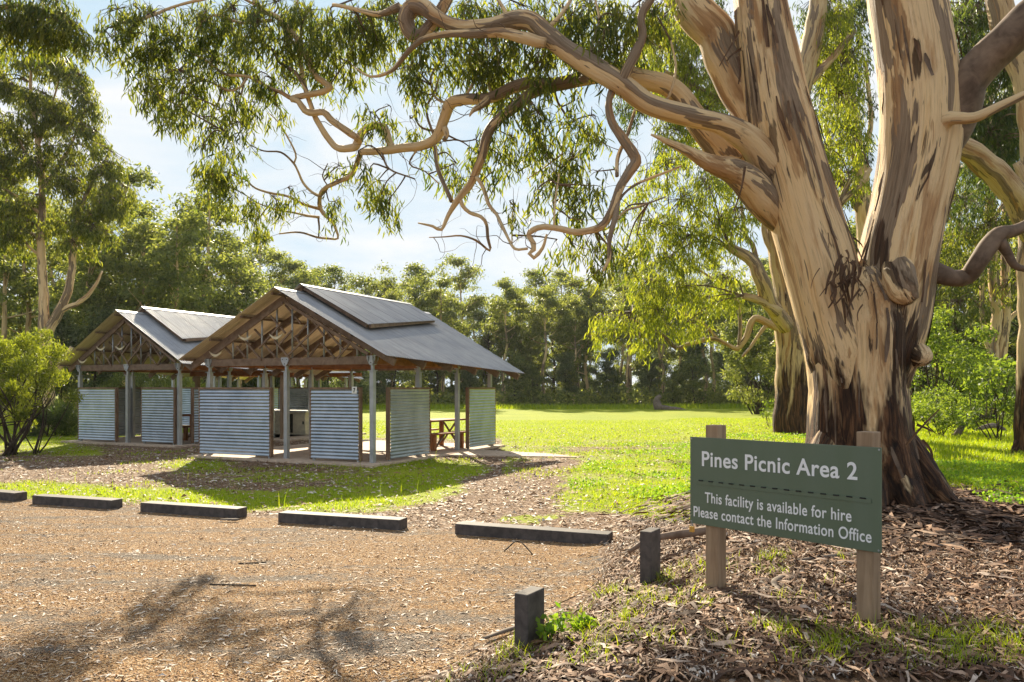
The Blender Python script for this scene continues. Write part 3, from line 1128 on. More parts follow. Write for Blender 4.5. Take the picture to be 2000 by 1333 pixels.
# ------------------------------------------------------------------ foliage
def unit(v):
    return v / np.maximum(np.linalg.norm(v, axis=1, keepdims=True), 1e-9)


def leaf_blades(rng, P, length, width, droop=1.0, spread=0.7):
    """curved lance leaves hanging from points P -> verts, tris, tint"""
    n = len(P)
    d = rng.normal(size=(n, 3)) * spread
    d[:, 2] = -np.abs(d[:, 2]) * 0.3 - droop
    d = unit(d)
    s = unit(np.cross(d, rng.normal(size=(n, 3))))
    nn = np.cross(d, s)
    L = length * rng.uniform(0.6, 1.25, (n, 1))
    Wd = width * rng.uniform(0.7, 1.2, (n, 1))
    bend = nn * L * rng.uniform(-0.22, 0.22, (n, 1)) + s * L * rng.uniform(-0.12, 0.12, (n, 1))
    m1 = P + d * L * 0.33 + bend * 0.7
    m2 = P + d * L * 0.68 + bend * 0.8
    tip = P + d * L
    V = np.stack([P, m1 - s * Wd / 2, m1 + s * Wd / 2, m2 - s * Wd * 0.38, m2 + s * Wd * 0.38, tip], 1).reshape(-1, 3)
    b = (np.arange(n) * 6)[:, None, None]
    T = (np.array([[0, 1, 2], [1, 3, 2], [2, 3, 4], [3, 5, 4]])[None] + b).reshape(-1, 3)
    tint = np.repeat(rng.uniform(0, 1, n), 6)
    return V, T, tint


def leaf_quads(rng, P, length, width, droop=0.5, spread=1.0):
    n = len(P)
    d = rng.normal(size=(n, 3)) * spread
    d[:, 2] -= droop
    d = unit(d)
    s = unit(np.cross(d, rng.normal(size=(n, 3))))
    L = length * rng.uniform(0.6, 1.3, (n, 1))
    Wd = width * rng.uniform(0.7, 1.3, (n, 1))
    V = np.stack([P, P + d * L * 0.5 - s * Wd / 2, P + d * L, P + d * L * 0.5 + s * Wd / 2], 1).reshape(-1, 3)
    Q_ = np.arange(n * 4).reshape(n, 4)
    return V, Q_, np.repeat(rng.uniform(0, 1, n), 4)


def join(parts):
    V, Fc, T, o = [], [], [], 0
    for v, f, t in parts:
        V.append(v)
        Fc.append(f + o)
        T.append(t)
        o += len(v)
    return np.concatenate(V), np.concatenate(Fc), np.concatenate(T)


def sprays(rng, clusters, dens, leaf_len, leaf_w, twigs, anchors=None, tw_r=0.006, droop=1.0, spread=0.55):
    """clusters: (center, rx, ry, rz, weight). Drooping sprays: thin twigs, leaves hanging along them. Leaves to arrays, twigs to the MB"""
    pts = []
    A = np.array([tuple(a) for a in anchors]) if anchors is not None and len(anchors) else None
    for (c, rx, ry, rz, wgt) in clusters:
        c = np.array(c)
        vol = rx * rz
        nt = max(3, int(vol * dens * wgt * 1.0))
        if A is not None:
            dd = np.linalg.norm((A - c), axis=1)
            k = int(np.argmin(dd + 0.3 * np.abs(A[:, 2] - c[2])))
            root = A[k]
            hub = c + np.array([0, 0, rz * 0.35])
            mid = (root + hub) / 2 + np.array([0, 0, 0.08 * np.linalg.norm(root - hub)]) + rng.normal(size=3) * 0.05
            twigs.tube([root, mid, hub], [tw_r * 2.2, tw_r * 1.7, tw_r * 1.2], 6, step=0.1)
        for i in range(nt):
            q = rng.normal(size=3)
            q /= np.linalg.norm(q)
            q *= rng.uniform(0.15, 1.0) ** 0.5
            e = c + q * np.array([rx, ry, rz])
            if A is not None and rng.rand() < 0.7:
                m_ = (hub + e) / 2 + np.array([0, 0, 0.04])
                twigs.tube([hub, m_ + rng.normal(size=3) * 0.02, e, e + np.array([0, 0, -leaf_len * 0.6])], [tw_r, tw_r * 0.65, tw_r * 0.4, tw_r * 0.2], 4, step=leaf_len * 0.8)
            nl = rng.randint(9, 17)
            # the spray hangs from e
            sdir = np.array([rng.normal() * 0.5, rng.normal() * 0.5, -1.0])
            sdir /= np.linalg.norm(sdir)
            ln = leaf_len * rng.uniform(0.9, 2.2)
            t = rng.uniform(0, 1, (nl, 1))
            pts.append(e + sdir * ln * t + rng.normal(size=(nl, 3)) * leaf_len * 0.25)
    P = np.concatenate(pts)
    return leaf_blades(rng, P, leaf_len, leaf_w, droop, spread)


def pxc(lst, d, depth=None, w=1.0):
    """photo guides (x, y, rx, ry[, d[, weight]]) -> clusters in the world"""
    out = []
    for e in lst:
        x, y, rx, ry = e[:4]
        dd = e[4] if len(e) > 4 else d
        ww = e[5] if len(e) > 5 else w
        s = dd / F
        out.append((W(x, y, dd), rx * s, (depth or (rx + ry) * 0.5 * s), ry * s, ww))
    return out


# ------------------------------------------------------------------ the big gum tree
tree = empty('gum_tree', (4.15, 9.1, 0.3))
tag(tree, 'huge forked gum tree with cream and brown peeling bark behind the green sign', 'tree')
INV = Matrix.Translation((-4.15, -9.1, -0.3))


def px_path(pts, d0=9.0):
    """(x, y, width_px[, d]) -> points and radii"""
    P, R = [], []
    for e in pts:
        d = e[3] if len(e) > 3 else d0
        P.append(W(e[0], e[1], d))
        R.append(e[2] * 0.46 * d / F)
    return P, R


def shift(o):
    """move mesh data so that it sits right under its parented empty"""
    o.data.transform(INV)
    return o


mb = MB()
P, R = px_path([(1700, 1030, 320), (1697, 985, 285), (1690, 930, 250), (1684, 850, 216), (1680, 760, 200), (1678, 700, 210), (1677, 640, 214), (1676, 585, 190), (1674, 530, 120)], 9.1)
mb.tube(P, R, 40, 0.09, flute=0.10, rough=0.10, seed=1.3)
SKIN = [mb.last]
P, R = px_path([(1668, 800, 120), (1652, 690, 160), (1636, 640, 152), (1620, 585, 150), (1600, 500, 150), (1575, 420, 144), (1549, 330, 142), (1525, 248, 140), (1502, 130, 124), (1483, 0, 106), (1465, -140, 98), (1450, -330, 84)], 9.05)
mb.tube(P, R, 32, 0.10, flute=0.05, rough=0.07, seed=2.1)
SKIN.append(mb.last)
P, R = px_path([(1690, 800, 130), (1712, 690, 165), (1733, 610, 160), (1748, 530, 158), (1758, 475, 156), (1774, 399, 152), (1796, 273, 160), (1793, 147, 156), (1769, 0, 150), (1750, -150, 130), (1735, -330, 110)], 9.0)
mb.tube(P, R, 32, 0.10, flute=0.05, rough=0.07, seed=3.4)
SKIN.append(mb.last)
# buttress roots
for (x, y, w, pts) in [(1830, 1000, 60, [(1715, 790, 60, 9.05), (1768, 880, 76, 8.85), (1815, 945, 74, 8.6), (1860, 990, 46, 8.4), (1945, 1012, 26, 8.3), (2010, 1020, 14, 8.2)]),
                       (0, 0, 0, [(1650, 800, 60, 9.05), (1608, 890, 66, 8.9), (1580, 945, 58, 8.65), (1545, 990, 40, 8.4), (1500, 1010, 20, 8.2)]),
                       (0, 0, 0, [(1685, 800, 60, 9.0), (1692, 900, 80, 8.7), (1702, 965, 74, 8.35), (1715, 1020, 46, 8.0), (1735, 1050, 20, 7.7)]),
                       (0, 0, 0, [(1715, 800, 60, 9.0), (1742, 900, 80, 8.7), (1772, 972, 66, 8.35), (1800, 1020, 40, 8.0), (1850, 1055, 18, 7.8)])]:
    P, R = px_path(pts)
    mb.tube(P, R, 14, 0.1, flute=0.08, rough=0.2, seed=w * 0.1 + len(pts) + pts[0][0] * 0.01)
# burl and broken stub on the right stem
P, R = px_path([(1748, 520, 60, 8.75), (1757, 545, 70, 8.55), (1768, 570, 58, 8.45), (1783, 590, 26, 8.4)])
mb.tube(P, R, 16, 0.05, flute=0.1, rough=0.25, seed=5.0)
P, R = px_path([(1790, 690, 50, 8.75), (1800, 700, 44, 8.6), (1803, 708, 22, 8.55)])
mb.tube(P, R, 12, 0.04, rough=0.25, seed=6.0)
trunk = shift(mb.build('trunk', M['gum'], tree, smooth=True))
mb = MB()
P, R = px_path([(1757, 548, 30, 8.5), (1753, 549, 24, 8.44), (1752, 549, 16, 8.435)])
mb.tube(P, R, 12)
shift(mb.build('knot_hole', M['hole_shade'], trunk))  # solid plug on the burl, the hollow's shade painted as its colour

ANCH = []          # places twigs can grow from


def limb(name, pts, mat='gum_limb', d0=9.0, n=12, anchor=True, parent=tree, rough=0.12, flute=0.05, step=0.08, mbx=None):
    P, R = px_path(pts, d0)
    m_ = mbx or MB()
    Pc, Rc = catmull(P, R, step)
    # gentle crookedness of the wood
    for i in range(1, len(Pc) - 1):
        q = Vector(Pc[i] * 2.3)
        Pc[i] = Pc[i] + np.array(mnoise.noise_vector(q)) * min(0.05, Rc[i] * 0.35)
    m_.tube(Pc, Rc, n, None, flute=flute, rough=rough, seed=pts[0][0] * 0.013 + pts[-1][1] * 0.007)
    if anchor:
        ANCH.extend(Pc[::2])
    if mbx is None:
        o = m_.build(name, M[mat], parent, smooth=True)
        return shift(o) if parent is tree else o


LA = [(1600, 500, 60, 9.25), (1558, 410, 84, 9.1), (1508, 328, 72, 8.98), (1458, 270, 56, 8.85), (1400, 236, 43, 8.75), (1308, 219, 43, 8.8), (1247, 190, 44, 8.8), (1206, 162, 44, 8.8), (1158, 130, 46, 8.9), (1105, 97, 43, 9.0), (1065, 61, 42, 9.1), (1024, 41, 40, 9.2), (963, 50, 34, 9.3), (903, 54, 30, 9.4), (858, 38, 30, 9.5), (828, 12, 34, 9.6), (805, 10, 36, 9.7), (793, 36, 33, 9.75), (802, 64, 30, 9.75), (821, 73, 28, 9.7), (840, 52, 25, 9.65), (862, 20, 25, 9.6), (876, -8, 24, 9.6), (890, -60, 20, 9.6)]
limb('branch', LA, n=16)
limb('branch', [(1065, 84, 22, 8.9), (1030, 76, 26, 8.95), (983, 66, 22, 9.1), (930, 66, 18, 9.2), (882, 66, 15, 9.3), (833, 74, 13, 9.5), (800, 100, 11, 9.7), (765, 138, 9, 9.9), (724, 150, 5, 10), (690, 130, 2, 10.1)], n=8)
LB = [(1440, 330, 70, 9.3), (1400, 280, 60, 9.3), (1366, 245, 52, 9.3), (1332, 194, 45, 9.4), (1279, 160, 40, 9.4), (1206, 143, 34, 9.5), (1137, 156, 30, 9.6), (1085, 164, 28, 9.7), (1024, 165, 25, 9.8), (959, 190, 23, 10), (905, 195, 23, 10.1), (878, 203, 24, 10.2), (867, 231, 23, 10.3), (852, 267, 22, 10.4), (821, 284, 20, 10.5), (773, 292, 18, 10.7), (735, 297, 14, 10.9), (705, 297, 14, 11)]
limb('branch', LB, n=14)
limb('branch', [(773, 292, 14, 10.7), (763, 282, 15, 10.8), (755, 255, 15, 10.9), (742, 245, 16, 10.95), (718, 249, 15, 11), (704, 262, 17, 11), (698, 280, 18, 11.1), (690, 290, 17, 11.1), (664, 291, 15, 11.2), (648, 278, 13, 11.3), (633, 258, 13, 11.3), (617, 232, 12, 11.4), (607, 205, 10, 11.5), (598, 178, 10, 11.5), (590, 140, 9, 11.6), (583, 100, 9, 11.6), (562, 70, 8, 11.7), (540, 34, 7, 11.8), (490, 5, 6, 11.9), (440, -20, 4, 12)], n=9)
limb('branch', [(700, 272, 14, 11), (678, 257, 15, 11.1), (650, 236, 14, 11.2), (632, 218, 14, 11.2), (610, 220, 14, 11.3), (595, 215, 14, 11.4), (583, 198, 12, 11.4), (570, 192, 13, 11.5), (595, 187, 13, 11.4), (620, 182, 13, 11.3), (646, 172, 13, 11.2), (630, 160, 13, 11.3), (612, 143, 12, 11.3), (600, 112, 12, 11.4), (580, 75, 12, 11.5), (545, 35, 11, 11.6), (515, 20, 10, 11.7), (480, -20, 8, 11.8)], n=9)
limb('branch', [(570, 193, 9, 11.5), (548, 180, 8, 11.5), (525, 171, 8, 11.6), (484, 150, 6, 11.7), (440, 145, 6, 11.8), (405, 120, 5, 11.9), (375, 105, 4, 12), (340, 88, 3, 12.1), (311, 71, 2, 12.2)], n=6)
limb('branch', [(484, 150, 5, 11.7), (470, 170, 5, 11.7), (448, 178, 5, 11.8), (420, 165, 4, 11.9), (380, 150, 3, 12), (345, 158, 2, 12.1)], n=6)
limb('branch', [(478, 152, 5, 11.7), (470, 190, 4, 11.7), (455, 235, 3, 11.7), (430, 262, 2, 11.8)], n=5)
limb('branch', [(603, 185, 9, 11.4), (592, 165, 8, 11.4), (575, 140, 8, 11.5), (545, 120, 7, 11.6), (530, 95, 6, 11.6), (480, 70, 5, 11.7)], n=7)
limb('branch', [(705, 297, 12, 11.00), (697, 320, 11, 11.47), (688, 342, 10, 11.93), (667, 353, 10, 12.34), (640, 365, 9, 12.89), (626, 380, 9, 13.32), (624, 400, 9, 13.62), (632, 418, 8, 13.62), (650, 434, 7, 13.58), (657, 450, 6, 13.58), (660, 466, 4, 13.58), (640, 466, 5, 13.58), (620, 464, 5, 13.62), (585, 454, 4, 13.66), (545, 457, 3, 13.70)], n=8)
limb('branch', [(626, 385, 7, 13.39), (608, 375, 6, 13.51), (592, 358, 6, 13.59), (582, 335, 5, 13.60), (572, 318, 5, 13.62), (548, 298, 4, 13.66), (515, 295, 3, 13.70), (487, 283, 2, 13.74)], n=6)
limb('branch', [(574, 320, 4, 13.62), (577, 300, 4, 13.58), (555, 256, 4, 13.66), (540, 235, 3, 13.66), (525, 221, 2, 13.70)], n=5)
limb('branch', [(626, 409, 7, 13.62), (595, 400, 6, 13.62), (562, 384, 5, 13.66), (530, 378, 5, 13.66), (499, 368, 4, 13.70), (480, 352, 3, 13.70), (461, 349, 2, 13.74)], n=6)
limb('branch', [(624, 425, 6, 13.62), (600, 422, 5, 13.62), (574, 416, 4, 13.66), (540, 410, 4, 13.70), (515, 402, 3, 13.70), (500, 395, 2, 13.74)], n=6)
limb('branch', [(622, 425, 5, 13.62), (624, 445, 4, 13.62), (622, 465, 3, 13.62)], n=5)
limb('branch', [(622, 388, 5, 13.49), (640, 368, 3, 12.93), (630, 345, 3, 12.79), (640, 320, 2, 12.41)], n=5)
LC = [(1060, 172, 24, 9.75), (1038, 184, 24, 9.75), (1016, 204, 22, 9.8), (975, 234, 22, 9.9), (953, 262, 22, 9.95), (943, 295, 20, 10), (934, 325, 18, 10), (921, 358, 16, 10.1), (905, 377, 16, 10.1), (892, 392, 14, 10.1), (876, 420, 9, 10.2), (862, 449, 7, 10.2), (845, 442, 6, 10.2), (817, 436, 3, 10.3)]
limb('branch', LC, n=10)
limb('branch', [(898, 388, 10, 10.1), (903, 402, 9, 10.1), (918, 416, 8, 10.1), (940, 424, 8, 10), (951, 440, 7, 10), (953, 465, 7, 10), (957, 490, 5, 10), (930, 470, 5, 10), (900, 461, 4, 10.1), (870, 463, 3, 10.2), (838, 464, 2, 10.3)], n=7)
limb('branch', [(930, 345, 9, 10), (945, 370, 8, 10), (955, 400, 8, 9.9), (971, 420, 7, 9.8), (980, 440, 7, 9.6), (992, 465, 6, 9.4), (1006, 486, 6, 9.2), (1030, 486, 6, 9.1)], n=7)
limb('branch', [(850, 286, 9, 10.4), (853, 320, 9, 10.35), (862, 348, 9, 10.3), (872, 372, 9, 10.2), (882, 394, 10, 10.15)], n=7)
limb('branch', [(868, 250, 14, 10.3), (873, 264, 12, 10.28), (866, 276, 8, 10.3)], n=8)
limb('branch', [(955, 192, 18, 10), (938, 208, 14, 9.95), (925, 216, 10, 9.9), (917, 228, 3, 9.9)], n=8)
LD = [(1200, 172, 20, 8.9), (1190, 196, 14, 8.8), (1190, 220, 17, 8.8), (1198, 248, 18, 8.75), (1218, 278, 22, 8.7), (1238, 302, 23, 8.7), (1243, 318, 24, 8.7), (1228, 338, 21, 8.65), (1212, 365, 19, 8.6), (1202, 392, 18, 8.6), (1190, 420, 16, 8.6), (1172, 445, 16, 8.65), (1128, 454, 14, 8.7), (1095, 446, 13, 8.75), (1062, 443, 13, 8.8), (1042, 450, 13, 8.85), (1032, 460, 11, 8.9), (1042, 476, 11, 8.9), (1042, 488, 11, 8.9), (1034, 496, 9, 8.9), (1043, 504, 9, 8.9), (1060, 485, 7, 8.85), (1068, 458, 5, 8.8)]
limb('branch', LD, n=10)
limb('branch', [(1206, 392, 12, 8.6), (1203, 420, 13, 8.55), (1196, 445, 12, 8.5), (1190, 478, 9, 8.5), (1190, 505, 9, 8.5), (1178, 530, 4, 8.5)], n=8)
limb('branch', [(1206, 400, 5, 8.6), (1218, 380, 6, 8.7), (1240, 362, 6, 8.9), (1280, 345, 6, 9.2), (1330, 325, 4, 9.6)], n=6)
limb('branch', [(1205, 430, 5, 8.6), (1222, 412, 5, 8.7), (1260, 400, 4, 9), (1300, 385, 3, 9.3)], n=6)
limb('branch', [(1205, 345, 8, 8.7), (1206, 310, 9, 8.8), (1218, 280, 9, 8.9), (1230, 250, 8, 9.1), (1240, 215, 6, 9.3)], n=6)
limb('branch', [(1545, 455, 50, 9.2), (1490, 388, 76, 9.0), (1432, 338, 58, 8.8), (1398, 322, 42, 8.65), (1372, 312, 32, 8.6), (1340, 296, 21, 8.55), (1308, 280, 14, 8.5), (1290, 270, 9, 8.5), (1271, 263, 4, 8.5)], n=14)
limb('branch', [(1208, 172, 22, 8.75), (1222, 140, 23, 8.7), (1243, 103, 22, 8.7), (1255, 70, 18, 8.7), (1252, 45, 17, 8.7), (1256, 20, 18, 8.7), (1272, -5, 17, 8.7), (1290, -60, 15, 8.7)], n=10)
limb('branch', [(1520, 300, 100, 9.2), (1470, 210, 92, 9.3), (1432, 140, 86, 9.4), (1395, 70, 82, 9.5), (1345, 5, 78, 9.6), (1290, -70, 64, 9.7), (1230, -150, 50, 9.8)], n=18)
limb('branch', [(1800, 300, 110, 9.0), (1860, 225, 92, 8.9), (1890, 165, 84, 8.8), (1922, 118, 78, 8.7), (1958, 82, 74, 8.6), (2005, 38, 72, 8.5), (2080, -20, 60, 8.4)], 'bark_brown', n=18)
limb('branch', [(1820, 262, 60, 8.75), (1850, 236, 36, 8.6), (1868, 231, 26, 8.5), (1905, 229, 22, 8.4), (1955, 206, 20, 8.3), (2010, 182, 16, 8.2)], n=10)
limb('branch', [(1790, 530, 60, 9.0), (1832, 537, 44, 8.9), (1862, 545, 36, 8.8), (1890, 542, 38, 8.8), (1910, 515, 38, 8.7), (1930, 485, 38, 8.7), (1955, 460, 34, 8.7), (1985, 450, 26, 8.7), (2020, 430, 22, 8.7)], 'bark_brown', n=12)
limb('branch', [(1952, 470, 26, 8.7), (1970, 500, 20, 8.7), (1980, 520, 16, 8.7), (2010, 528, 12, 8.7)], 'bark_brown', n=9)
for pts in ([(1062, 62, 10, 9.1), (1095, 30, 9, 9.2), (1120, -10, 7, 9.3)], [(1000, 48, 9, 9.2), (985, 20, 8, 9.3), (960, -20, 6, 9.4)], [(960, 190, 7, 10), (955, 150, 6, 10.1), (975, 110, 5, 10.2), (960, 70, 4, 10.3)],
            [(905, 195, 7, 10.1), (925, 160, 6, 10.2), (935, 120, 5, 10.3), (900, 90, 3, 10.4)], [(880, 205, 6, 10.2), (850, 190, 5, 10.4), (842, 150, 5, 10.5), (865, 115, 4, 10.6)], [(868, 250, 6, 10.3), (840, 255, 5, 10.5), (815, 240, 4, 10.6), (805, 190, 4, 10.7), (790, 150, 3, 10.8)],
            [(850, 275, 6, 10.4), (833, 215, 5, 10.5), (850, 180, 5, 10.6), (860, 140, 3, 10.7)], [(821, 284, 5, 10.5), (800, 320, 4, 10.6), (830, 335, 3, 10.6), (858, 360, 3, 10.5)], [(745, 297, 5, 10.8), (760, 330, 4, 10.8), (810, 350, 3, 10.7)],
            [(1080, 165, 6, 9.7), (1090, 200, 5, 9.8), (1110, 240, 5, 9.9), (1100, 290, 4, 10), (1090, 345, 3, 10.1), (1080, 400, 2, 10.1)], [(1100, 300, 4, 10), (1060, 330, 3, 10.1), (1030, 350, 2, 10.2)], [(1082, 440, 5, 8.8), (1085, 390, 4, 9.1), (1092, 340, 4, 9.4)],
            [(1000, 480, 3, 9.3), (1000, 440, 3, 9.4), (1003, 400, 2, 9.5)], [(780, 15, 22, 9.8), (740, 30, 12, 10), (700, 20, 9, 10.2), (650, 10, 7, 10.4)], [(583, 100, 7, 11.6), (590, 50, 6, 11.7), (580, 0, 4, 11.8)], [(530, 40, 8, 11.7), (470, 45, 6, 11.9), (420, 30, 5, 12), (380, 60, 3, 12.1)],
            [(430, -10, 8, 11.8), (350, 10, 6, 11.8), (300, 30, 7, 11.7), (270, 38, 9, 11.6), (245, 42, 6, 11.6), (215, 55, 4, 11.6)], [(1158, 140, 7, 8.9), (1155, 90, 6, 9), (1170, 40, 5, 9.1), (1160, -10, 4, 9.2)], [(1290, 215, 7, 8.85), (1310, 180, 6, 9), (1320, 130, 5, 9.2), (1310, 80, 4, 9.3)]):
    limb('branch', pts, n=6)

main_cl = [(230, 30, 45, 35), (225, 80, 25, 25), (300, 40, 60, 45), (300, 105, 45, 40), (350, 150, 60, 40), (292, 165, 35, 28), (310, 195, 35, 25), (350, 215, 40, 22), (400, 50, 60, 55), (455, 30, 60, 50), (420, 130, 50, 40), (500, 55, 50, 50), (470, 110, 40, 30),
           (430, 222, 25, 22), (462, 246, 28, 26), (412, 262, 20, 28), (395, 292, 14, 22), (442, 318, 38, 30), (412, 345, 32, 32), (440, 372, 26, 28), (488, 405, 28, 34), (500, 440, 18, 20), (530, 390, 28, 22), (562, 372, 26, 16), (655, 405, 16, 34), (662, 330, 22, 16),
           (540, 15, 60, 35), (600, 35, 55, 45), (650, 55, 50, 50), (700, 50, 50, 55), (750, 40, 50, 45), (560, 100, 40, 45), (620, 105, 45, 38), (690, 118, 28, 40), (735, 85, 35, 35), (645, 150, 35, 20), (530, 165, 28, 36), (500, 150, 26, 26), (470, 190, 26, 18), (540, 215, 20, 20),
           (722, 228, 32, 26), (738, 362, 38, 26), (722, 340, 20, 20), (745, 388, 24, 22), (800, 145, 22, 36), (830, 110, 26, 26), (800, 235, 24, 24), (862, 290, 26, 26),
           (905, 18, 60, 22), (960, 15, 50, 18), (1005, 100, 48, 34), (940, 120, 36, 34), (1060, 135, 36, 30), (1110, 50, 50, 46), (1150, 25, 60, 38), (1205, 50, 46, 55), (1185, 105, 36, 30), (1080, 12, 55, 18), (1000, 205, 36, 30), (960, 135, 30, 30), (930, 285, 28, 34), (885, 330, 26, 26), (960, 345, 22, 22),
           (1050, 232, 56, 34), (1105, 255, 55, 36), (1060, 300, 55, 34), (1120, 318, 45, 34), (1000, 280, 36, 34), (1155, 238, 34, 36), (1090, 352, 50, 24), (1150, 372, 38, 26), (1120, 418, 34, 24), (1130, 470, 42, 22), (1180, 470, 36, 34), (1222, 500, 26, 30), (1172, 500, 20, 24), (1215, 430, 30, 26), (1050, 375, 30, 16),
           (850, 70, 36, 26), (900, 95, 36, 26), (1020, 20, 50, 24), (1130, 100, 40, 28), (1240, 120, 30, 40), (1260, 25, 36, 36), (940, 60, 40, 24), (1050, 60, 36, 30), (985, 170, 30, 24), (820, 40, 40, 26), (870, 110, 30, 26), (760, 10, 40, 25), (1290, 20, 40, 30), (350, 90, 40, 30)]
rng = np.random.RandomState(11)


def d_of(x):
    return float(np.interp(x, [200, 400, 700, 900, 1100, 1300], [11.7, 11.8, 11.0, 10.2, 9.6, 9.3]))


cl = [(*e, (13.4 if (400 < e[0] < 680 and e[1] > 300) else d_of(e[0])) + rng.uniform(-0.4, 0.5)) for e in main_cl]
extra = [(e[0] + rng.uniform(-55, 55), e[1] + rng.uniform(-40, 45), 26, 22, e[4] + rng.uniform(-0.5, 0.5), 0.55) for e in cl if not (430 < e[0] < 680 and e[1] > 200) and rng.rand() < 0.75]
cl = [(*e, 0.75 if e[0] < 760 else (0.6 if e[1] > 190 else 1.0)) for e in cl] + extra
tw = MB()
V, T, tn = sprays(rng, pxc(cl, 9, depth=0.42), 360, 0.175, 0.024, tw, ANCH, 0.006)
shift(arr_mesh('foliage', V, T, M['leaf'], tree, attrs={'tint': tn}))
shift(tw.build('twigs', M['bark_brown'], tree))
# bare thin twigs hanging in the gaps
tw = MB()
for i in range(320):
    a = ANCH[rng.randint(len(ANCH))]
    if a[0] > 1.6:
        continue
    p = np.array(a)
    pts = [p]
    d_ = np.array([rng.normal(), rng.normal() * 0.5, rng.normal() * 0.6 - 0.1])
    d_ /= np.linalg.norm(d_)
    for k in range(rng.randint(4, 8)):
        d_ = d_ + rng.normal(size=3) * 0.35
        d_ /= np.linalg.norm(d_)
        p = p + d_ * 0.11
        pts.append(p)
    r0 = rng.uniform(0.003, 0.007)
    tw.tube(pts, list(np.linspace(r0, 0.0012, len(pts))), 4, 0.06)
shift(tw.build('bare_twigs', M['bark_brown'], tree))
# peeling bark ribbons on the stems and in the fork
rb = MB()


def ribbon(mbx, pts, w, curl=0.3):
    vs_, fs_ = [], []
    P = [Vector(p) for p in pts]
    for i, p in enumerate(P):
        t = (P[min(i + 1, len(P) - 1)] - P[max(0, i - 1)]).normalized()
        s = t.cross(Vector((math.sin(i * curl), 1, math.cos(i * curl) * 0.3)))
        s.normalize()
        ww = w * (1 - 0.6 * i / max(1, len(P) - 1))
        n2_ = s.cross(t) * (ww * 0.35)
        vs_ += [p - s * ww / 2, p + n2_, p + s * ww / 2]
    for i in range(len(P) - 1):
        fs_ += [(i * 3, i * 3 + 1, i * 3 + 4, i * 3 + 3), (i * 3 + 1, i * 3 + 2, i * 3 + 5, i * 3 + 4)]
    mbx.add(vs_, fs_)


shreds = [(1455, 325, 1432, 415, 8.6, 0.03), (1445, 60, 1405, 130, 9.0, 0.03), (1450, 95, 1420, 120, 9.0, 0.04), (1440, 110, 1442, 165, 8.95, 0.04), (1770, 870, 1835, 800, 8.3, 0.03), (1790, 830, 1822, 845, 8.3, 0.03), (1800, 860, 1820, 900, 8.2, 0.04)]
for k in range(34):
    xx, yy = random.gauss(1655, 20), random.gauss(525, 28)
    shreds.append((xx, yy, xx + random.gauss(-6, 16), yy + random.uniform(18, 62), 8.48 + random.uniform(-0.06, 0.06) - 0.0012 * max(0, 1650 - xx), random.uniform(0.012, 0.05)))
for (x0, y0, x1, y1, d, w) in shreds:
    pts = []
    bow = random.uniform(-8, 8)
    for i in range(8):
        f = i / 7
        pts.append(W(x0 + (x1 - x0) * f + bow * math.sin(f * 3.1), y0 + (y1 - y0) * f, d - 0.06 * math.sin(f * 2.4)))
    ribbon(rb, pts, w, 0.5)
shift(rb.build('peeling_bark', M['peel'], tree))


def peel(mbx, skin, i0, i1, j, w, lift):
    """a strip of bark coming away from the stem: hugs it at one end, stands off at the other"""
    vs0, m_, n_ = skin
    i0, i1 = max(1, i0), min(m_ - 2, i1)
    if i1 - i0 < 2:
        return
    vv, ff = [], []
    k_ = i1 - i0
    ph = random.uniform(0, 6)
    for i in range(i0, i1 + 1):
        f = (i - i0) / k_
        c = sum((vs0[i * n_ + q] for q in range(0, n_, 4)), Vector()) / len(range(0, n_, 4))
        p = vs0[i * n_ + j]
        o_ = (p - c).normalized()
        t_ = (vs0[(i + 1) * n_ + j] - vs0[(i - 1) * n_ + j]).normalized()
        s_ = t_.cross(o_)
        ww = w * (0.25 + 0.75 * math.sin(math.pi * min(1, 0.12 + 0.8 * f))) * (1 + 0.25 * math.sin(ph + 9 * f))
        off = 0.006 + lift * (1 - f) ** 2
        p = p + s_ * (w * 0.4 * math.sin(ph + 3 * f))
        vv += [p + o_ * (off + ww * 0.28) - s_ * ww / 2, p + o_ * off, p + o_ * (off + ww * 0.34) + s_ * ww / 2]
    for i in range(k_):
        ff += [(i * 3, i * 3 + 1, i * 3 + 4, i * 3 + 3), (i * 3 + 1, i * 3 + 2, i * 3 + 5, i * 3 + 4)]
    mbx.add(vv, ff)


for (mt, cnt) in (('peel', 46), ('bark_brown', 40)):
    rb = MB()
    tries = 0
    while cnt > 0 and tries < 4000:
        tries += 1
        sk = random.choice(SKIN[:1] * 2 + SKIN[1:] * 3)
        vs0, m_, n_ = sk
        i0, j = random.randrange(2, m_ - 4), random.randrange(n_)
        p = vs0[i0 * n_ + j]
        if p.y > 8.95 or not (0.4 < p.z < 7.2):
            continue
        peel(rb, sk, i0, i0 + random.choice((3, 4, 5, 6, 8, 11)), j, random.uniform(0.012, 0.05), random.choice((0.0, 0.01, 0.02, 0.06)))
        cnt -= 1
    shift(rb.build('peeling_bark', M[mt], tree, smooth=True))



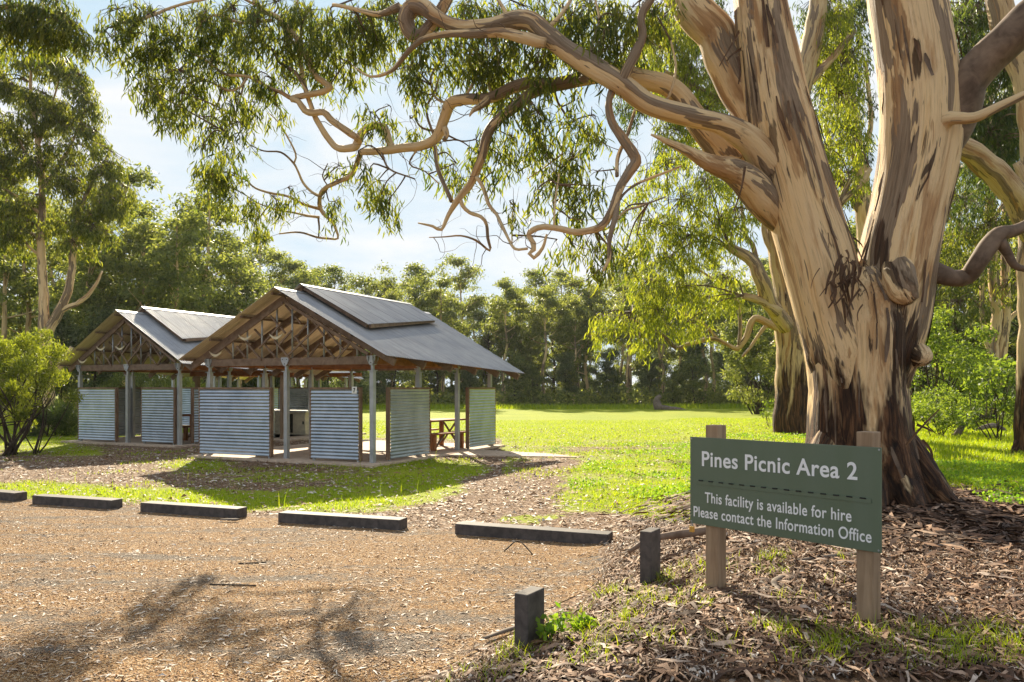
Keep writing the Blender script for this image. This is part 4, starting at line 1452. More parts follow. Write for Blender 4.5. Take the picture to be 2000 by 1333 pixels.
# ------------------------------------------------------------------ other close gum trees
def big_tree(label, base, paths, groups, leaf_mat, trunk_mat, leaf_len, leaf_w, dens, seed, d0, name='gum_tree', group=None, depth=None, tw_r=0.012, droop=1.0):
    global ANCH, INV
    root = empty(name, base)
    tag(root, label, 'tree', group)
    inv = Matrix.Translation((-base[0], -base[1], -base[2]))
    keep = ANCH
    ANCH = []
    m_ = MB()
    for p in paths:
        limb('branch', p, d0=d0, n=(14 if p[0][2] > 40 else 8), mbx=m_, step=0.2, rough=0.12)
    o = m_.build('trunk', M[trunk_mat], root, smooth=True)
    o.data.transform(inv)
    r_ = np.random.RandomState(seed)
    tw = MB()
    V, T, tn = sprays(r_, pxc(groups, d0, depth), dens, leaf_len, leaf_w, tw, ANCH, tw_r, droop)
    o = arr_mesh('crown', V, T, M[leaf_mat], root, attrs={'tint': tn})
    o.data.transform(inv)
    o = tw.build('twigs', M['bark_brown'], root)
    o.data.transform(inv)
    ANCH = keep
    return root


# second gum behind the fork, with the lime green drooping crown
big_tree('gum tree with blackened lower trunk standing just behind the big forked tree', (8.5, 23.0, 0.25),
         [[(1552, 860, 86), (1550, 800, 76), (1552, 720, 74), (1555, 640, 84), (1545, 560, 66), (1530, 480, 62), (1520, 400, 58), (1530, 300, 50), (1560, 180, 46), (1590, 60, 40), (1610, -80, 34)],
          [(1530, 645, 20), (1500, 632, 16), (1480, 622, 16), (1468, 628, 14), (1456, 660, 13), (1440, 682, 12), (1420, 672, 9), (1395, 662, 9), (1370, 666, 9), (1345, 672, 9), (1320, 680, 9), (1295, 655, 7), (1265, 638, 5), (1230, 622, 3)],
          [(1500, 633, 9), (1485, 650, 8), (1465, 680, 6), (1450, 697, 5)],
          [(1535, 640, 34, 22), (1505, 595, 32, 21.5), (1485, 545, 30, 21), (1470, 515, 26, 21), (1445, 495, 22, 21), (1415, 475, 16, 21)],
          [(1520, 610, 26, 21.5), (1490, 588, 18, 21.3), (1452, 578, 14, 21)],
          [(1545, 600, 20), (1535, 555, 18), (1515, 505, 15), (1495, 460, 12), (1490, 400, 8)],
          [(1480, 520, 12), (1470, 480, 10), (1455, 455, 9), (1448, 400, 7)],
          [(1443, 680, 8), (1445, 630, 8), (1440, 590, 7), (1415, 565, 5), (1385, 540, 4)],
          [(1400, 660, 6), (1370, 630, 5), (1330, 610, 4)], [(1385, 540, 5), (1340, 510, 4), (1300, 480, 3)],
          [(1600, 520, 16), (1625, 450, 14), (1640, 400, 12), (1660, 350, 10)], [(1640, 400, 14), (1680, 360, 12), (1700, 330, 10)],
          [(1560, 180, 26), (1620, 120, 16), (1670, 60, 10)], [(1525, 300, 20), (1460, 230, 14), (1380, 180, 9), (1300, 140, 6)]],
         [(1300, 330, 55, 40, 21), (1380, 365, 50, 40, 21), (1330, 405, 55, 45, 21), (1280, 450, 55, 42, 21), (1350, 475, 58, 45, 21), (1300, 520, 58, 45, 21), (1265, 560, 45, 42, 21), (1330, 570, 55, 36, 21), (1405, 450, 55, 55, 21), (1440, 420, 40, 40, 21.5), (1235, 618, 55, 24, 21), (1175, 625, 26, 22, 21), (1290, 620, 45, 34, 21), (1345, 635, 36, 24, 21), (1420, 555, 45, 40, 21.5), (1450, 335, 50, 45, 21.5), (1385, 590, 36, 26, 21), (1180, 655, 22, 18, 21), (1250, 660, 22, 26, 21),
          (1300, 100, 50, 55, 23), (1335, 60, 50, 50, 23), (1350, 160, 44, 60, 23), (1300, 205, 36, 44, 23), (1380, 230, 40, 50, 23), (1320, 265, 45, 36, 23), (1410, 290, 40, 40, 23), (1385, 150, 36, 50, 23), (1250, 380, 36, 30, 21),
          (1620, 50, 50, 50, 23.5), (1650, 120, 48, 52, 23.5), (1640, 200, 48, 55, 23.5), (1665, 270, 40, 45, 23.5), (1625, 10, 40, 40, 23.5), (1615, 300, 36, 40, 23.5), (1655, 350, 36, 36, 23.5), (1600, 100, 30, 60, 23.5)],
         'leaf_lime', 'gum_second', 0.24, 0.034, 125, 21, 23, depth=1.0, tw_r=0.011)

# dark crowned gum filling the view between the two stems
big_tree('dark leaved gum whose crown fills the gap inside the fork of the big tree', (12.9, 27.5, 0.2),
         [[(1702, 840, 50), (1702, 700, 46), (1698, 560, 42), (1690, 430, 36), (1678, 320, 30), (1660, 200, 22), (1650, 60, 16)], [(1690, 430, 20), (1640, 340, 14), (1610, 240, 10)], [(1678, 320, 16), (1700, 240, 10), (1690, 120, 8)], [(1690, 400, 14), (1570, 300, 12), (1440, 220, 9), (1330, 160, 6)], [(1698, 520, 16), (1780, 420, 14), (1880, 330, 12), (1950, 220, 8)]],
         [(1620, 60, 44, 50), (1660, 40, 40, 50), (1640, 130, 46, 46), (1610, 180, 36, 46), (1665, 200, 40, 46), (1635, 260, 40, 40), (1670, 300, 34, 36), (1600, 110, 30, 40), (1640, 370, 34, 34), (1610, 320, 30, 34), (1665, 120, 36, 40), (1680, 10, 34, 36), (1590, 10, 40, 36),
          (1300, 50, 46, 46), (1350, 100, 44, 50), (1390, 40, 44, 44), (1290, 150, 40, 46), (1350, 210, 44, 46), (1400, 170, 40, 50), (1320, 290, 44, 36), (1420, 260, 36, 44), (1270, 90, 36, 40), (1230, 200, 40, 44), (1390, 330, 40, 36),
          (1890, 20, 44, 44), (1930, 110, 44, 44), (1890, 180, 36, 40), (1960, 210, 40, 44), (1900, 270, 40, 40), (1980, 300, 36, 40), (1930, 330, 40, 36), (1880, 400, 36, 36)],
         'leaf_dark', 'gum_far', 0.23, 0.034, 120, 33, 26.0, depth=1.0, tw_r=0.012)

# tree on the right edge with a great pale limb crossing behind the fork
big_tree('gum tree at the right edge of the picture with a rough brown trunk foot', (10.55, 15.8, 0.3),
         [[(2006, 905, 54), (2003, 860, 44), (2002, 800, 38), (2004, 720, 34), (2004, 600, 34), (2006, 460, 34), (2010, 300, 34), (2005, 180, 46), (1985, 110, 50), (1960, 40, 52), (1940, -40, 50)],
          [(1975, 905, 20), (1985, 888, 22), (1996, 860, 26)],
          [(2020, 460, 50, 15.5), (1985, 390, 52, 15.2), (1950, 345, 52, 15), (1915, 312, 50, 14.8), (1880, 285, 46, 14.6), (1830, 262, 42, 14.4), (1770, 230, 36, 14.2)],
          [(2005, 370, 22), (1990, 330, 20), (1985, 318, 16)], [(1960, 40, 22), (1945, 5, 20), (1930, -30, 16)]],
         [(1880, 60, 46, 50, 17), (1925, 225, 50, 40, 17), (1955, 300, 40, 46, 17), (1910, 20, 44, 36, 17), (1960, 160, 36, 46, 17), (1985, 240, 30, 40, 17), (1890, 120, 36, 40, 17), (1930, 270, 36, 30, 17), (1900, 330, 34, 30, 18)],
         'leaf_dark', 'gum_second', 0.19, 0.028, 300, 23, 15.8, depth=0.8, tw_r=0.009)

# twin pale trunks on the right
big_tree('pair of tall pale gum stems with long bark streaks, behind the right edge shrubs', (19.4, 32.0, 0.15),
         [[(1938, 800, 26), (1938, 700, 24), (1946, 620, 22), (1940, 520, 22), (1936, 400, 20), (1930, 250, 18), (1935, 80, 15)], [(1940, 795, 26), (1955, 700, 24), (1965, 600, 20), (1962, 480, 18), (1972, 330, 15), (1985, 150, 12)],
          [(1935, 690, 14), (1925, 655, 12), (1918, 610, 10), (1920, 530, 8)], [(1955, 650, 12), (1975, 620, 10), (2000, 600, 8)],
          [(1940, 520, 12), (1900, 470, 10), (1860, 425, 8), (1830, 410, 6)], [(1936, 440, 10), (1960, 400, 8), (1990, 380, 5)], [(1935, 330, 10), (1890, 280, 7), (1850, 230, 4)]],
         [(1880, 400, 50, 36, 31), (1935, 380, 46, 40, 31), (1870, 460, 46, 36, 31), (1925, 450, 44, 36, 31), (1900, 520, 50, 34, 31), (1840, 560, 40, 34, 31), (1870, 600, 50, 36, 30), (1970, 440, 40, 36, 31), (1860, 350, 40, 36, 31), (1960, 340, 40, 36, 31), (1980, 560, 30, 40, 31), (1840, 480, 30, 40, 31), (1900, 250, 50, 46, 32), (1880, 170, 44, 50, 32), (1960, 240, 44, 46, 32), (1920, 100, 44, 46, 32), (1990, 130, 40, 46, 32), (1870, 40, 40, 50, 32)],
         'leaf', 'gum_far', 0.26, 0.042, 85, 25, 32, depth=1.6, tw_r=0.016)

# tall gum behind the far shelter, left
big_tree('tall pale trunked gum with a high ragged crown behind the far shelter', (-19.3, 32.0, 0),
         [[(95, 850, 26), (95, 780, 23), (90, 700, 22), (86, 640, 22), (84, 560, 18), (80, 480, 16), (83, 400, 13), (80, 330, 13), (70, 250, 9), (60, 170, 6), (62, 90, 4)],
          [(92, 650, 22), (105, 625, 20), (120, 600, 18), (135, 560, 16), (142, 500, 14), (148, 440, 11), (165, 390, 8), (190, 340, 5), (210, 305, 3)],
          [(112, 610, 13), (135, 600, 11), (160, 588, 10), (185, 560, 7), (200, 530, 4)], [(97, 740, 18), (112, 720, 14), (128, 695, 14), (142, 680, 12)],
          [(83, 420, 10), (55, 400, 8), (25, 380, 6), (-10, 360, 5)], [(82, 470, 9), (50, 450, 7), (20, 440, 5), (-15, 445, 4)], [(80, 500, 7), (55, 480, 5), (30, 440, 4), (10, 430, 3)],
          [(82, 370, 9), (110, 330, 7), (140, 280, 5), (165, 220, 3)], [(80, 340, 8), (45, 290, 6), (20, 230, 4)], [(148, 440, 7), (190, 410, 5), (235, 385, 3)], [(76, 280, 6), (100, 210, 4), (120, 140, 3)]],
         [(68, 194, 27, 19), (76, 204, 18, 15), (89, 188, 29, 12), (98, 241, 30, 16), (61, 239, 26, 19), (121, 236, 34, 12), (158, 288, 18, 15), (130, 292, 31, 15), (136, 326, 25, 14), (22, 357, 24, 18), (64, 325, 20, 11), (19, 313, 20, 15), (68, 383, 25, 11), (129, 374, 25, 12), (120, 355, 34, 9), (215, 322, 11, 9), (200, 314, 11, 6), (193, 325, 12, 9), (218, 404, 22, 11), (192, 397, 19, 13), (209, 400, 18, 15), (219, 377, 12, 11), (227, 395, 12, 8), (226, 372, 9, 7), (40, 263, 16, 12), (57, 237, 19, 13), (35, 253, 19, 15), (154, 262, 9, 18), (179, 211, 13, 22), (172, 254, 9, 17), (36, 129, 22, 15), (94, 130, 31, 15), (59, 123, 24, 14), (106, 109, 15, 21), (130, 137, 16, 15), (92, 117, 19, 20), (143, 360, 22, 11), (159, 359, 18, 11), (139, 349, 22, 11), (10, 325, 18, 16), (-3, 303, 15, 17), (18, 318, 18, 18), (122, 208, 21, 18), (122, 219, 23, 17), (155, 226, 19, 16), (3, 412, 23, 10), (30, 408, 21, 8), (35, 403, 21, 10), (66, 314, 20, 16), (35, 283, 18, 15), (45, 309, 20, 10), (189, 260, 9, 8), (184, 258, 10, 7), (189, 266, 13, 11), (89, 327, 16, 11), (92, 306, 17, 14), (97, 291, 23, 9), (12, 169, 20, 25), (27, 174, 22, 21), (3, 155, 20, 20), (171, 436, 18, 9), (168, 403, 14, 10), (155, 408, 18, 11), (-48, 252, 20, 28), (-9, 247, 30, 38), (-34, 233, 30, 31), (-45, 112, 30, 27), (-54, 128, 19, 29), (-44, 110, 27, 32), (127, 111, 8, 12), (147, 101, 8, 8), (153, 103, 10, 9), (220, 333, 13, 6), (223, 324, 12, 7), (209, 331, 11, 7), (185, 443, 11, 7), (173, 452, 17, 8), (156, 448, 14, 8), (69, 404, 16, 11), (55, 397, 19, 7), (51, 410, 12, 10), (225, 395, 26, 18), (245, 370, 20, 16), (205, 345, 28, 18), (180, 420, 30, 18), (120, 440, 34, 18), (60, 440, 34, 18), (20, 470, 34, 22), (150, 480, 24, 16), (190, 455, 26, 18), (0, 420, 40, 24), (215, 300, 22, 18), (150, 150, 24, 26), (165, 190, 20, 24)],
         'leaf', 'gum_far', 0.24, 0.046, 230, 27, 32, depth=1.5, tw_r=0.014)

# branch of an unseen near tree reaching in at the upper left corner
big_tree('leafy gum branch reaching in at the top corner above the tall pale trunked gum', (-9.2, 10.5, 0),
         [[(-330, 990, 70), (-320, 700, 62), (-300, 400, 56), (-260, 150, 48), (-220, -60, 40)], [(-270, 190, 26), (-160, 80, 18), (-60, 30, 12), (0, 18, 9), (40, 12, 7), (90, 20, 4), (140, 45, 2)], [(40, 12, 5), (35, 40, 4), (25, 70, 2)], [(90, 18, 4), (110, -10, 3), (150, -20, 2)]],
         [(20, 20, 50, 30), (70, 30, 50, 34), (120, 50, 40, 26), (30, 60, 40, 22), (150, 60, 26, 20), (90, 65, 30, 20), (-60, 30, 60, 40), (-150, 40, 70, 60), (100, 5, 50, 20), (-240, -60, 90, 70)],
         'leaf', 'gum_limb', 0.155, 0.02, 800, 29, 10.5, depth=0.4, tw_r=0.006)

# ------------------------------------------------------------------ forest
def leaf_facing(rng, P, N, length, width, droop):
    """leaf quads whose faces tend to look outward from their clump"""
    n = len(P)
    nn = unit(N + rng.normal(size=(n, 3)) * 0.55 + np.array([0, 0, 0.25]))
    d = rng.normal(size=(n, 3))
    d[:, 2] -= droop
    d = unit(d - nn * np.sum(d * nn, axis=1, keepdims=True))
    s = np.cross(nn, d)
    L = length * rng.uniform(0.6, 1.3, (n, 1))
    Wd = width * rng.uniform(0.7, 1.3, (n, 1))
    V = np.stack([P, P + d * L * 0.5 - s * Wd / 2, P + d * L, P + d * L * 0.5 + s * Wd / 2], 1).reshape(-1, 3)
    return V, np.arange(n * 4).reshape(n, 4), np.repeat(rng.uniform(0, 1, n), 4)


def gen_tree(name, seed, H, r0, crown_lo, spread, nl, nclump, per, leaf_len, leaf_w, leaf_mat, trunk_mat, lean=0.0, clump_r=0.10, droop=0.5, flat=0.7):
    """one forest tree standing at the origin: an empty with trunk and crown"""
    r = np.random.RandomState(seed)
    root = empty(name)
    m_ = MB()
    pts, rad = [], []
    w = r.normal(size=2) * 0.0
    for i in range(7):
        f = i / 6
        pts.append(np.array([lean * H * f + w[0], w[1], H * 0.86 * f]))
        w = w + r.normal(size=2) * H * 0.018
        rad.append(r0 * (1 - 0.82 * f) * (1.35 if i == 0 else 1))
    Pc, Rc = catmull(pts, rad, H / 18)
    m_.tube(Pc, Rc, 8, None, rough=0.15, seed=seed)
    tips = []
    for k in range(nl):
        f = crown_lo + (0.97 - crown_lo) * (k + r.uniform(0, 0.8)) / nl
        i = min(len(Pc) - 2, int(f * (len(Pc) - 1)))
        p = np.array(Pc[i])
        az = k * 2.4 + r.uniform(-0.5, 0.5)
        ln = spread * H * (1.0 - 0.55 * max(0, (f - crown_lo) / (1 - crown_lo))) * r.uniform(0.6, 1.15)
        d_ = np.array([math.cos(az), math.sin(az), r.uniform(0.35, 0.95)])
        d_ /= np.linalg.norm(d_)
        a = p + d_ * ln * 0.5 + r.normal(size=3) * ln * 0.08
        b = a + (d_ + np.array([0, 0, 0.15])) * ln * 0.5 + r.normal(size=3) * ln * 0.12
        rr = max(0.012, Rc[i] * 0.5)
        m_.tube([p, a, b], [rr, rr * 0.6, rr * 0.22], 6, ln / 5, rough=0.1, seed=k)
        tips += [b, a * 0.4 + b * 0.6]
        for q in range(2):
            c = a * 0.6 + b * 0.4 + np.array([r.normal(), r.normal(), abs(r.normal()) * 0.7]) * ln * 0.30
            m_.tube([a * 0.7 + b * 0.3, (a + c) / 2 + np.array([0, 0, ln * 0.04]), c], [rr * 0.45, rr * 0.3, rr * 0.12], 5)
            tips.append(c)
    tips.append(np.array(Pc[-1]))
    m_.build('trunk', M[trunk_mat], root, smooth=True)
    tips = np.array(tips)
    P, NN = [], []
    for k in range(max(nclump, len(tips))):
        c = tips[r.randint(len(tips))] if k >= len(tips) else tips[k]
        cr = clump_r * H * r.uniform(0.5, 1.2)
        c = c + r.normal(size=3) * cr * (0.2 if k < len(tips) else 1.0)
        n = int(per * (cr / (clump_r * H)) ** 2 * r.uniform(0.8, 1.2))
        q = unit(r.normal(size=(n, 3)))
        q[:, 2] = np.where(q[:, 2] < -0.25, -q[:, 2] * 0.5, q[:, 2])
        # lumpy outline
        lob = 1 + 0.28 * np.sin(q[:, 0] * 5 + k) * np.sin(q[:, 1] * 5 + 2 * k) + 0.2 * np.sin(q[:, 2] * 7 + q[:, 0] * 4)
        rad_ = (r.uniform(0.0, 1, (n, 1)) ** 0.38) * lob[:, None]
        P.append(c + q * rad_ * np.array([cr, cr, cr * flat]) + r.normal(size=(n, 3)) * cr * 0.16)
        NN.append(q)
    P, NN = np.concatenate(P), np.concatenate(NN)
    V, Q_, tn = leaf_facing(r, P, NN, leaf_len, leaf_w, droop)
    arr_mesh('crown', V, Q_, M[leaf_mat], root, attrs={'tint': tn})
    return root


def copy_tree(src, loc, rz, s):
    c = src.copy()
    COL.objects.link(c)
    c.location = loc
    c.rotation_euler = (0, 0, rz)
    c.scale = (s * random.uniform(0.9, 1.12), s * random.uniform(0.9, 1.12), s)
    for ch in src.children:
        k = ch.copy()
        COL.objects.link(k)
        k.parent = c
    return c


protos = {
    'gumA': gen_tree('forest_tree', 101, 12, 0.17, 0.26, 0.25, 11, 80, 120, 0.27, 0.11, 'leaf_far', 'gum_far', 0.02, 0.060, flat=0.7),
    'gumB': gen_tree('forest_tree', 102, 13, 0.20, 0.34, 0.22, 10, 74, 125, 0.27, 0.11, 'leaf_far', 'gum_far', -0.05, 0.058, flat=0.7),
    'gumC': gen_tree('forest_tree', 103, 11, 0.15, 0.22, 0.27, 12, 84, 118, 0.27, 0.11, 'leaf_far', 'dark_bark', 0.06, 0.062, flat=0.7),
    'gumD': gen_tree('forest_tree', 108, 12.5, 0.19, 0.48, 0.21, 9, 62, 125, 0.27, 0.11, 'leaf_far', 'gum_far', 0.03, 0.058, flat=0.65),
    'gumE': gen_tree('forest_tree', 109, 14, 0.18, 0.45, 0.17, 10, 64, 120, 0.27, 0.11, 'leaf_far', 'gum_far', -0.03, 0.052, flat=0.7),
    'darkA': gen_tree('forest_tree', 104, 8, 0.13, 0.22, 0.20, 10, 40, 200, 0.26, 0.10, 'leaf_far_dark', 'dark_bark', 0.03, 0.090, 0.8, 0.9),
    'darkB': gen_tree('forest_tree', 105, 7, 0.11, 0.26, 0.20, 10, 38, 200, 0.26, 0.10, 'leaf_far_dark', 'dark_bark', -0.08, 0.095, 0.8, 1.0),
    'low': gen_tree('forest_tree', 106, 4.0, 0.06, 0.10, 0.30, 9, 34, 120, 0.22, 0.09, 'leaf_far_dark', 'dark_bark', 0.05, 0.12, 0.5, 0.9),
    'lowL': gen_tree('forest_tree', 107, 4.2, 0.06, 0.12, 0.30, 9, 34, 120, 0.22, 0.09, 'leaf_far', 'dark_bark', -0.04, 0.12, 0.5, 0.9),
}
GROUPS = {
    'edge gums': 'grey green gum trees in the wall of forest beyond the field',
    'edge dark': 'dark bushy trees under the gums along the far edge of the field',
    'low': 'low scrubby trees in the shade along the forest edge',
    'right': 'gum trees in the woodland to the right behind the big forked tree',
    'left': 'gum trees in the woodland behind the far shelter',
}
LABELS = {
    'edge gums': 'grey green gum tree in the wall of forest beyond the bright field',
    'edge dark': 'dark bushy tree under the gums along the far edge of the bright field',
    'low': 'low scrubby tree in the shade along the forest edge',
    'right': 'gum tree in the shaded woodland beyond the big forked tree',
    'left': 'yellow green gum tree in the woodland behind the far shelter',
}
used = set()


def plant(kind, gname, x, y, s, label=None):
    src = protos[kind]
    loc = (x, y, float(hz(x, y)) - 0.03)
    if kind not in used:
        used.add(kind)
        o = src
        o.location = loc
        o.rotation_euler = (0, 0, random.uniform(0, 6.28))
        o.scale = (s, s, s)
    else:
        o = copy_tree(src, loc, random.uniform(0, 6.28), s)
    tag(o, label or LABELS[gname], 'tree', GROUPS[gname] if label is None else None)
    return o


random.seed(31)


def at_px(x, d):
    return (x - 1000.0) * d / F


def row(x0, x1, step, d0, d1, kinds, gname, s0, s1):
    """trees standing across the picture between photo columns x0 and x1"""
    x = x0
    while x < x1:
        d = random.uniform(d0, d1)
        plant(random.choice(kinds), gname, at_px(x + random.uniform(-step, step) * 0.35, d), d, random.uniform(s0, s1))
        x += step


# beyond the field
row(430, 1540, 46, 70, 77, ['gumA', 'gumB', 'gumC', 'gumD'], 'edge gums', 0.82, 1.15)
row(400, 1560, 50, 80, 98, ['gumA', 'gumB', 'gumE', 'gumE'], 'edge gums', 1.05, 1.45)
row(700, 1540, 72, 66, 70, ['darkA', 'darkB', 'gumC'], 'edge dark', 0.55, 0.85)
row(690, 1560, 52, 64, 72, ['lowL', 'low', 'lowL'], 'low', 0.7, 1.2)
row(640, 1600, 36, 76, 90, ['darkA', 'darkB', 'lowL'], 'edge dark', 0.75, 1.1)
row(640, 1600, 44, 92, 112, ['gumA', 'gumC', 'darkA'], 'edge dark', 0.8, 1.0)
row(380, 720, 36, 54, 62, ['darkA', 'darkB', 'low', 'gumC'], 'edge dark', 0.7, 1.1)
for (px_, d, s) in [(770, 68, 0.9), (862, 69, 1.0), (985, 68.5, 1.0), (1062, 68, 0.92), (1120, 68.5, 0.85), (1232, 67.5, 0.95), (1290, 69, 0.9), (1372, 68, 1.0), (1440, 68.5, 0.9)]:
    plant('gumD', 'edge gums', at_px(px_, d), d, s)
# behind the shelters, left
for (px_, d, s, kd) in [(300, 44, 1.12, 'gumC'), (350, 40, 0.98, 'gumA'), (250, 42, 0.95, 'gumB'), (405, 50, 1.2, 'gumE'), (460, 54, 1.12, 'gumA'), (205, 46, 0.92, 'gumC'), (520, 60, 1.05, 'gumC'), (150, 50, 0.85, 'gumA'), (30, 54, 0.85, 'gumB'), (90, 60, 0.92, 'gumC'), (-30, 48, 0.8, 'gumC'), (590, 74, 1.1, 'gumE'), (-60, 62, 1.0, 'gumA'), (330, 56, 1.2, 'gumA'), (25, 44, 1.05, 'gumE'), (70, 50, 1.25, 'gumB'), (180, 42, 1.0, 'gumA'), (-20, 52, 1.3, 'gumE'), (235, 52, 1.3, 'gumE'), (130, 60, 1.4, 'gumB'), (560, 76, 1.2, 'gumE'), (395, 58, 1.22, 'gumE')]:
    plant(kd, 'left', at_px(px_, d), d, s)
row(-80, 420, 46, 38, 47, ['lowL', 'low', 'darkB', 'lowL'], 'left', 0.75, 1.2)
row(-120, 640, 40, 60, 75, ['gumA', 'darkA', 'gumC', 'darkA'], 'left', 0.8, 1.0)
row(-120, 640, 50, 80, 100, ['gumA', 'darkA', 'gumC'], 'left', 0.9, 1.2)
# right woodland
for (px_, d, s, kd) in [(1620, 38, 0.95, 'gumC'), (1700, 44, 1.0, 'gumA'), (1850, 40, 0.85, 'gumC'), (1900, 52, 1.1, 'gumB'), (1985, 46, 0.9, 'gumA'), (2050, 36, 1.0, 'gumC'), (1780, 56, 1.2, 'gumB'), (1480, 46, 0.8, 'gumC'), (1560, 50, 1.1, 'gumA'), (2080, 50, 1.2, 'gumB'), (1840, 62, 1.2, 'gumA'), (1950, 66, 1.3, 'gumC'), (1650, 60, 1.2, 'gumB')]:
    plant(kd, 'right', at_px(px_, d), d, s)
row(1590, 2080, 48, 34, 46, ['lowL', 'low', 'darkB', 'darkA'], 'right', 0.65, 1.0)
row(1560, 2120, 44, 60, 90, ['gumA', 'gumC', 'darkA', 'darkB'], 'right', 0.9, 1.25)
# more woodland trees, out of frame on both sides
for (px_, d, s, kd) in [(-330, 40, 1.2, 'gumA'), (-260, 55, 1.2, 'gumB'), (-420, 60, 1.2, 'gumC'), (2300, 40, 1.2, 'gumA'), (2380, 55, 1.2, 'gumB'), (2200, 60, 1.3, 'gumC')]:
    plant(kd, 'left' if px_ < 0 else 'right', at_px(px_, d), d, s)


# ------------------------------------------------------------------ shrubs
def shrub(name, label, px_, base_y, d, w, h, leaf_mat, n, leaf_len, leaf_w, seed, stems=6, clump=0.25, droop=-0.3, lo=0.15, nc=26, cat='shrub', stem_r=0.02, group=None, zoff=0.0):
    x = at_px(px_, d)
    z = float(hz(x, d)) + zoff
    r = np.random.RandomState(seed)
    root = empty(name, (x, d, z))
    tag(root, label, cat, group)
    m_ = MB()
    cs = []
    for k in range(nc):
        a = r.uniform(0, 6.28)
        q = math.sqrt(r.uniform(0, 1)) * w / 2
        zz = h * (lo + (1 - lo) * r.uniform(0, 1) ** 0.8) * (1 - 0.35 * (q / (w / 2)) ** 2)
        cs.append(np.array([q * math.cos(a), q * math.sin(a), zz]))
    for k in range(stems):
        tip = cs[k % nc]
        b = np.array([r.normal() * 0.06 * w, r.normal() * 0.06 * w, -0.05])
        mid = (b + tip) / 2 + r.normal(size=3) * 0.08 * w
        m_.tube([b, mid, tip], [stem_r * 1.6, stem_r, stem_r * 0.4], 6, max(0.08, h / 8), rough=0.15, seed=k)
        for q in range(2):
            t2 = cs[r.randint(nc)]
            m_.tube([mid, (mid + t2) / 2 + r.normal(size=3) * 0.05 * w, t2], [stem_r * 0.8, stem_r * 0.5, stem_r * 0.2], 5, max(0.08, h / 8))
    m_.build('stem', M['dark_bark'], root, smooth=True)
    P = []
    for c in cs:
        k = int(n / nc * r.uniform(0.6, 1.4))
        q = unit(r.normal(size=(k, 3))) * (r.uniform(0.1, 1, (k, 1)) ** 0.5) * clump * r.uniform(0.7, 1.3)
        P.append(c + q * np.array([1, 1, 0.8]))
    P = np.concatenate(P)
    P[:, 2] = np.maximum(P[:, 2], 0.03)
    V, Q_, tn = leaf_quads(r, P, leaf_len, leaf_w, droop, 0.8)
    arr_mesh('foliage', V, Q_, M[leaf_mat], root, attrs={'tint': tn})
    return root


shrub('conifer_shrub', 'open prickly conifer like shrub with crooked dark stems left of the far shelter', 25, 890, 18.6, 3.0, 3.45, 'leaf_needle', 20000, 0.10, 0.02, 41, 14, 0.26, -0.8, 0.22, 52, stem_r=0.022)
shrub('conifer_shrub', 'prickly conifer like shrub partly cut off by the edge, behind the open one', -60, 880, 20.0, 3.0, 3.6, 'leaf_needle', 22000, 0.085, 0.018, 42, 8, 0.34, -0.8, 0.15, 30, stem_r=0.03)
shrub('round_bush', 'dense round dark green bush on the grass beside the far shelter', 98, 850, 26, 1.7, 1.15, 'leaf_dark', 9000, 0.16, 0.018, 43, 6, 0.34, -0.9, 0.05, 40)
shrub('fuzzy_bush', 'fuzzy brownish bush showing above the screens of the far shelter', 300, 800, 37, 4.6, 2.9, 'leaf_far', 9000, 0.20, 0.022, 44, 8, 0.5, -0.9, 0.1, 40)
shrub('leafy_shrub', 'bright leafy shrub on the grass right of the big trunk', 1835, 860, 21.5, 1.9, 1.45, 'leaf_shrub', 3600, 0.10, 0.035, 45, 9, 0.24, 0.0, 0.2, 34, stem_r=0.012)
shrub('leafy_shrub', 'bright sapling with broad shiny leaves beside the right edge trunk', 1950, 830, 19.5, 1.5, 2.1, 'leaf_shrub', 1700, 0.14, 0.055, 46, 7, 0.24, 0.1, 0.3, 24, stem_r=0.012)
shrub('leafy_shrub', 'pale green understorey shrub behind the big trunk, taller than the one before it', 1840, 820, 28, 3.4, 4.4, 'leaf_shrub', 6500, 0.17, 0.06, 47, 8, 0.5, 0.2, 0.2, 36, stem_r=0.03)
shrub('leafy_shrub', 'pale green shrub between the two nearest right trunks in the background', 1905, 810, 31, 3.0, 3.2, 'leaf_shrub', 5200, 0.17, 0.06, 48, 8, 0.45, 0.2, 0.2, 32, stem_r=0.03)
shrub('leafy_shrub', 'bright green shrub left of the blackened trunk at the forest edge', 1480, 800, 46, 3.6, 5.2, 'leaf_far', 5200, 0.24, 0.07, 49, 8, 0.6, 0.4, 0.2, 36, stem_r=0.03)
shrub('sapling', 'thin young sapling standing on the field left of the blackened trunk', 1503, 838, 26, 0.5, 1.0, 'leaf_shrub', 260, 0.09, 0.03, 50, 4, 0.12, 0.0, 0.2, 12, stem_r=0.006)
for k, (bx, by, sc_, lab) in enumerate([(0.24, 4.50, 1.0, 'bright green weed at the foot of the nearest bollard'), (0.43, 4.66, 0.55, 'small bright weed between the nearest bollard and the sign')]):
    o = shrub('weed', lab, 0, 0, 5, 0.17 * sc_, 0.22 * sc_, 'clover', 90, 0.055, 0.03, 60 + k, 7, 0.035, 0.0, 0.2, 14, 'weed', 0.003)
    o.location = (bx, by, float(hz(bx, by)))

# dead timber
def log(label, pts, name='dead_log', mat='dead', n=10):
    P, R = px_path(pts)
    base = Vector(P[0])
    m_ = MB()
    Pc, Rc = catmull(P, R, 0.12)
    m_.tube([Vector(p) - base for p in Pc], Rc, n, None, flute=0.1, rough=0.25, seed=pts[0][0] * 0.01)
    o = m_.build(name, M[mat], None, smooth=True)
    o.location = base
    tag(o, label, 'log')
    return o


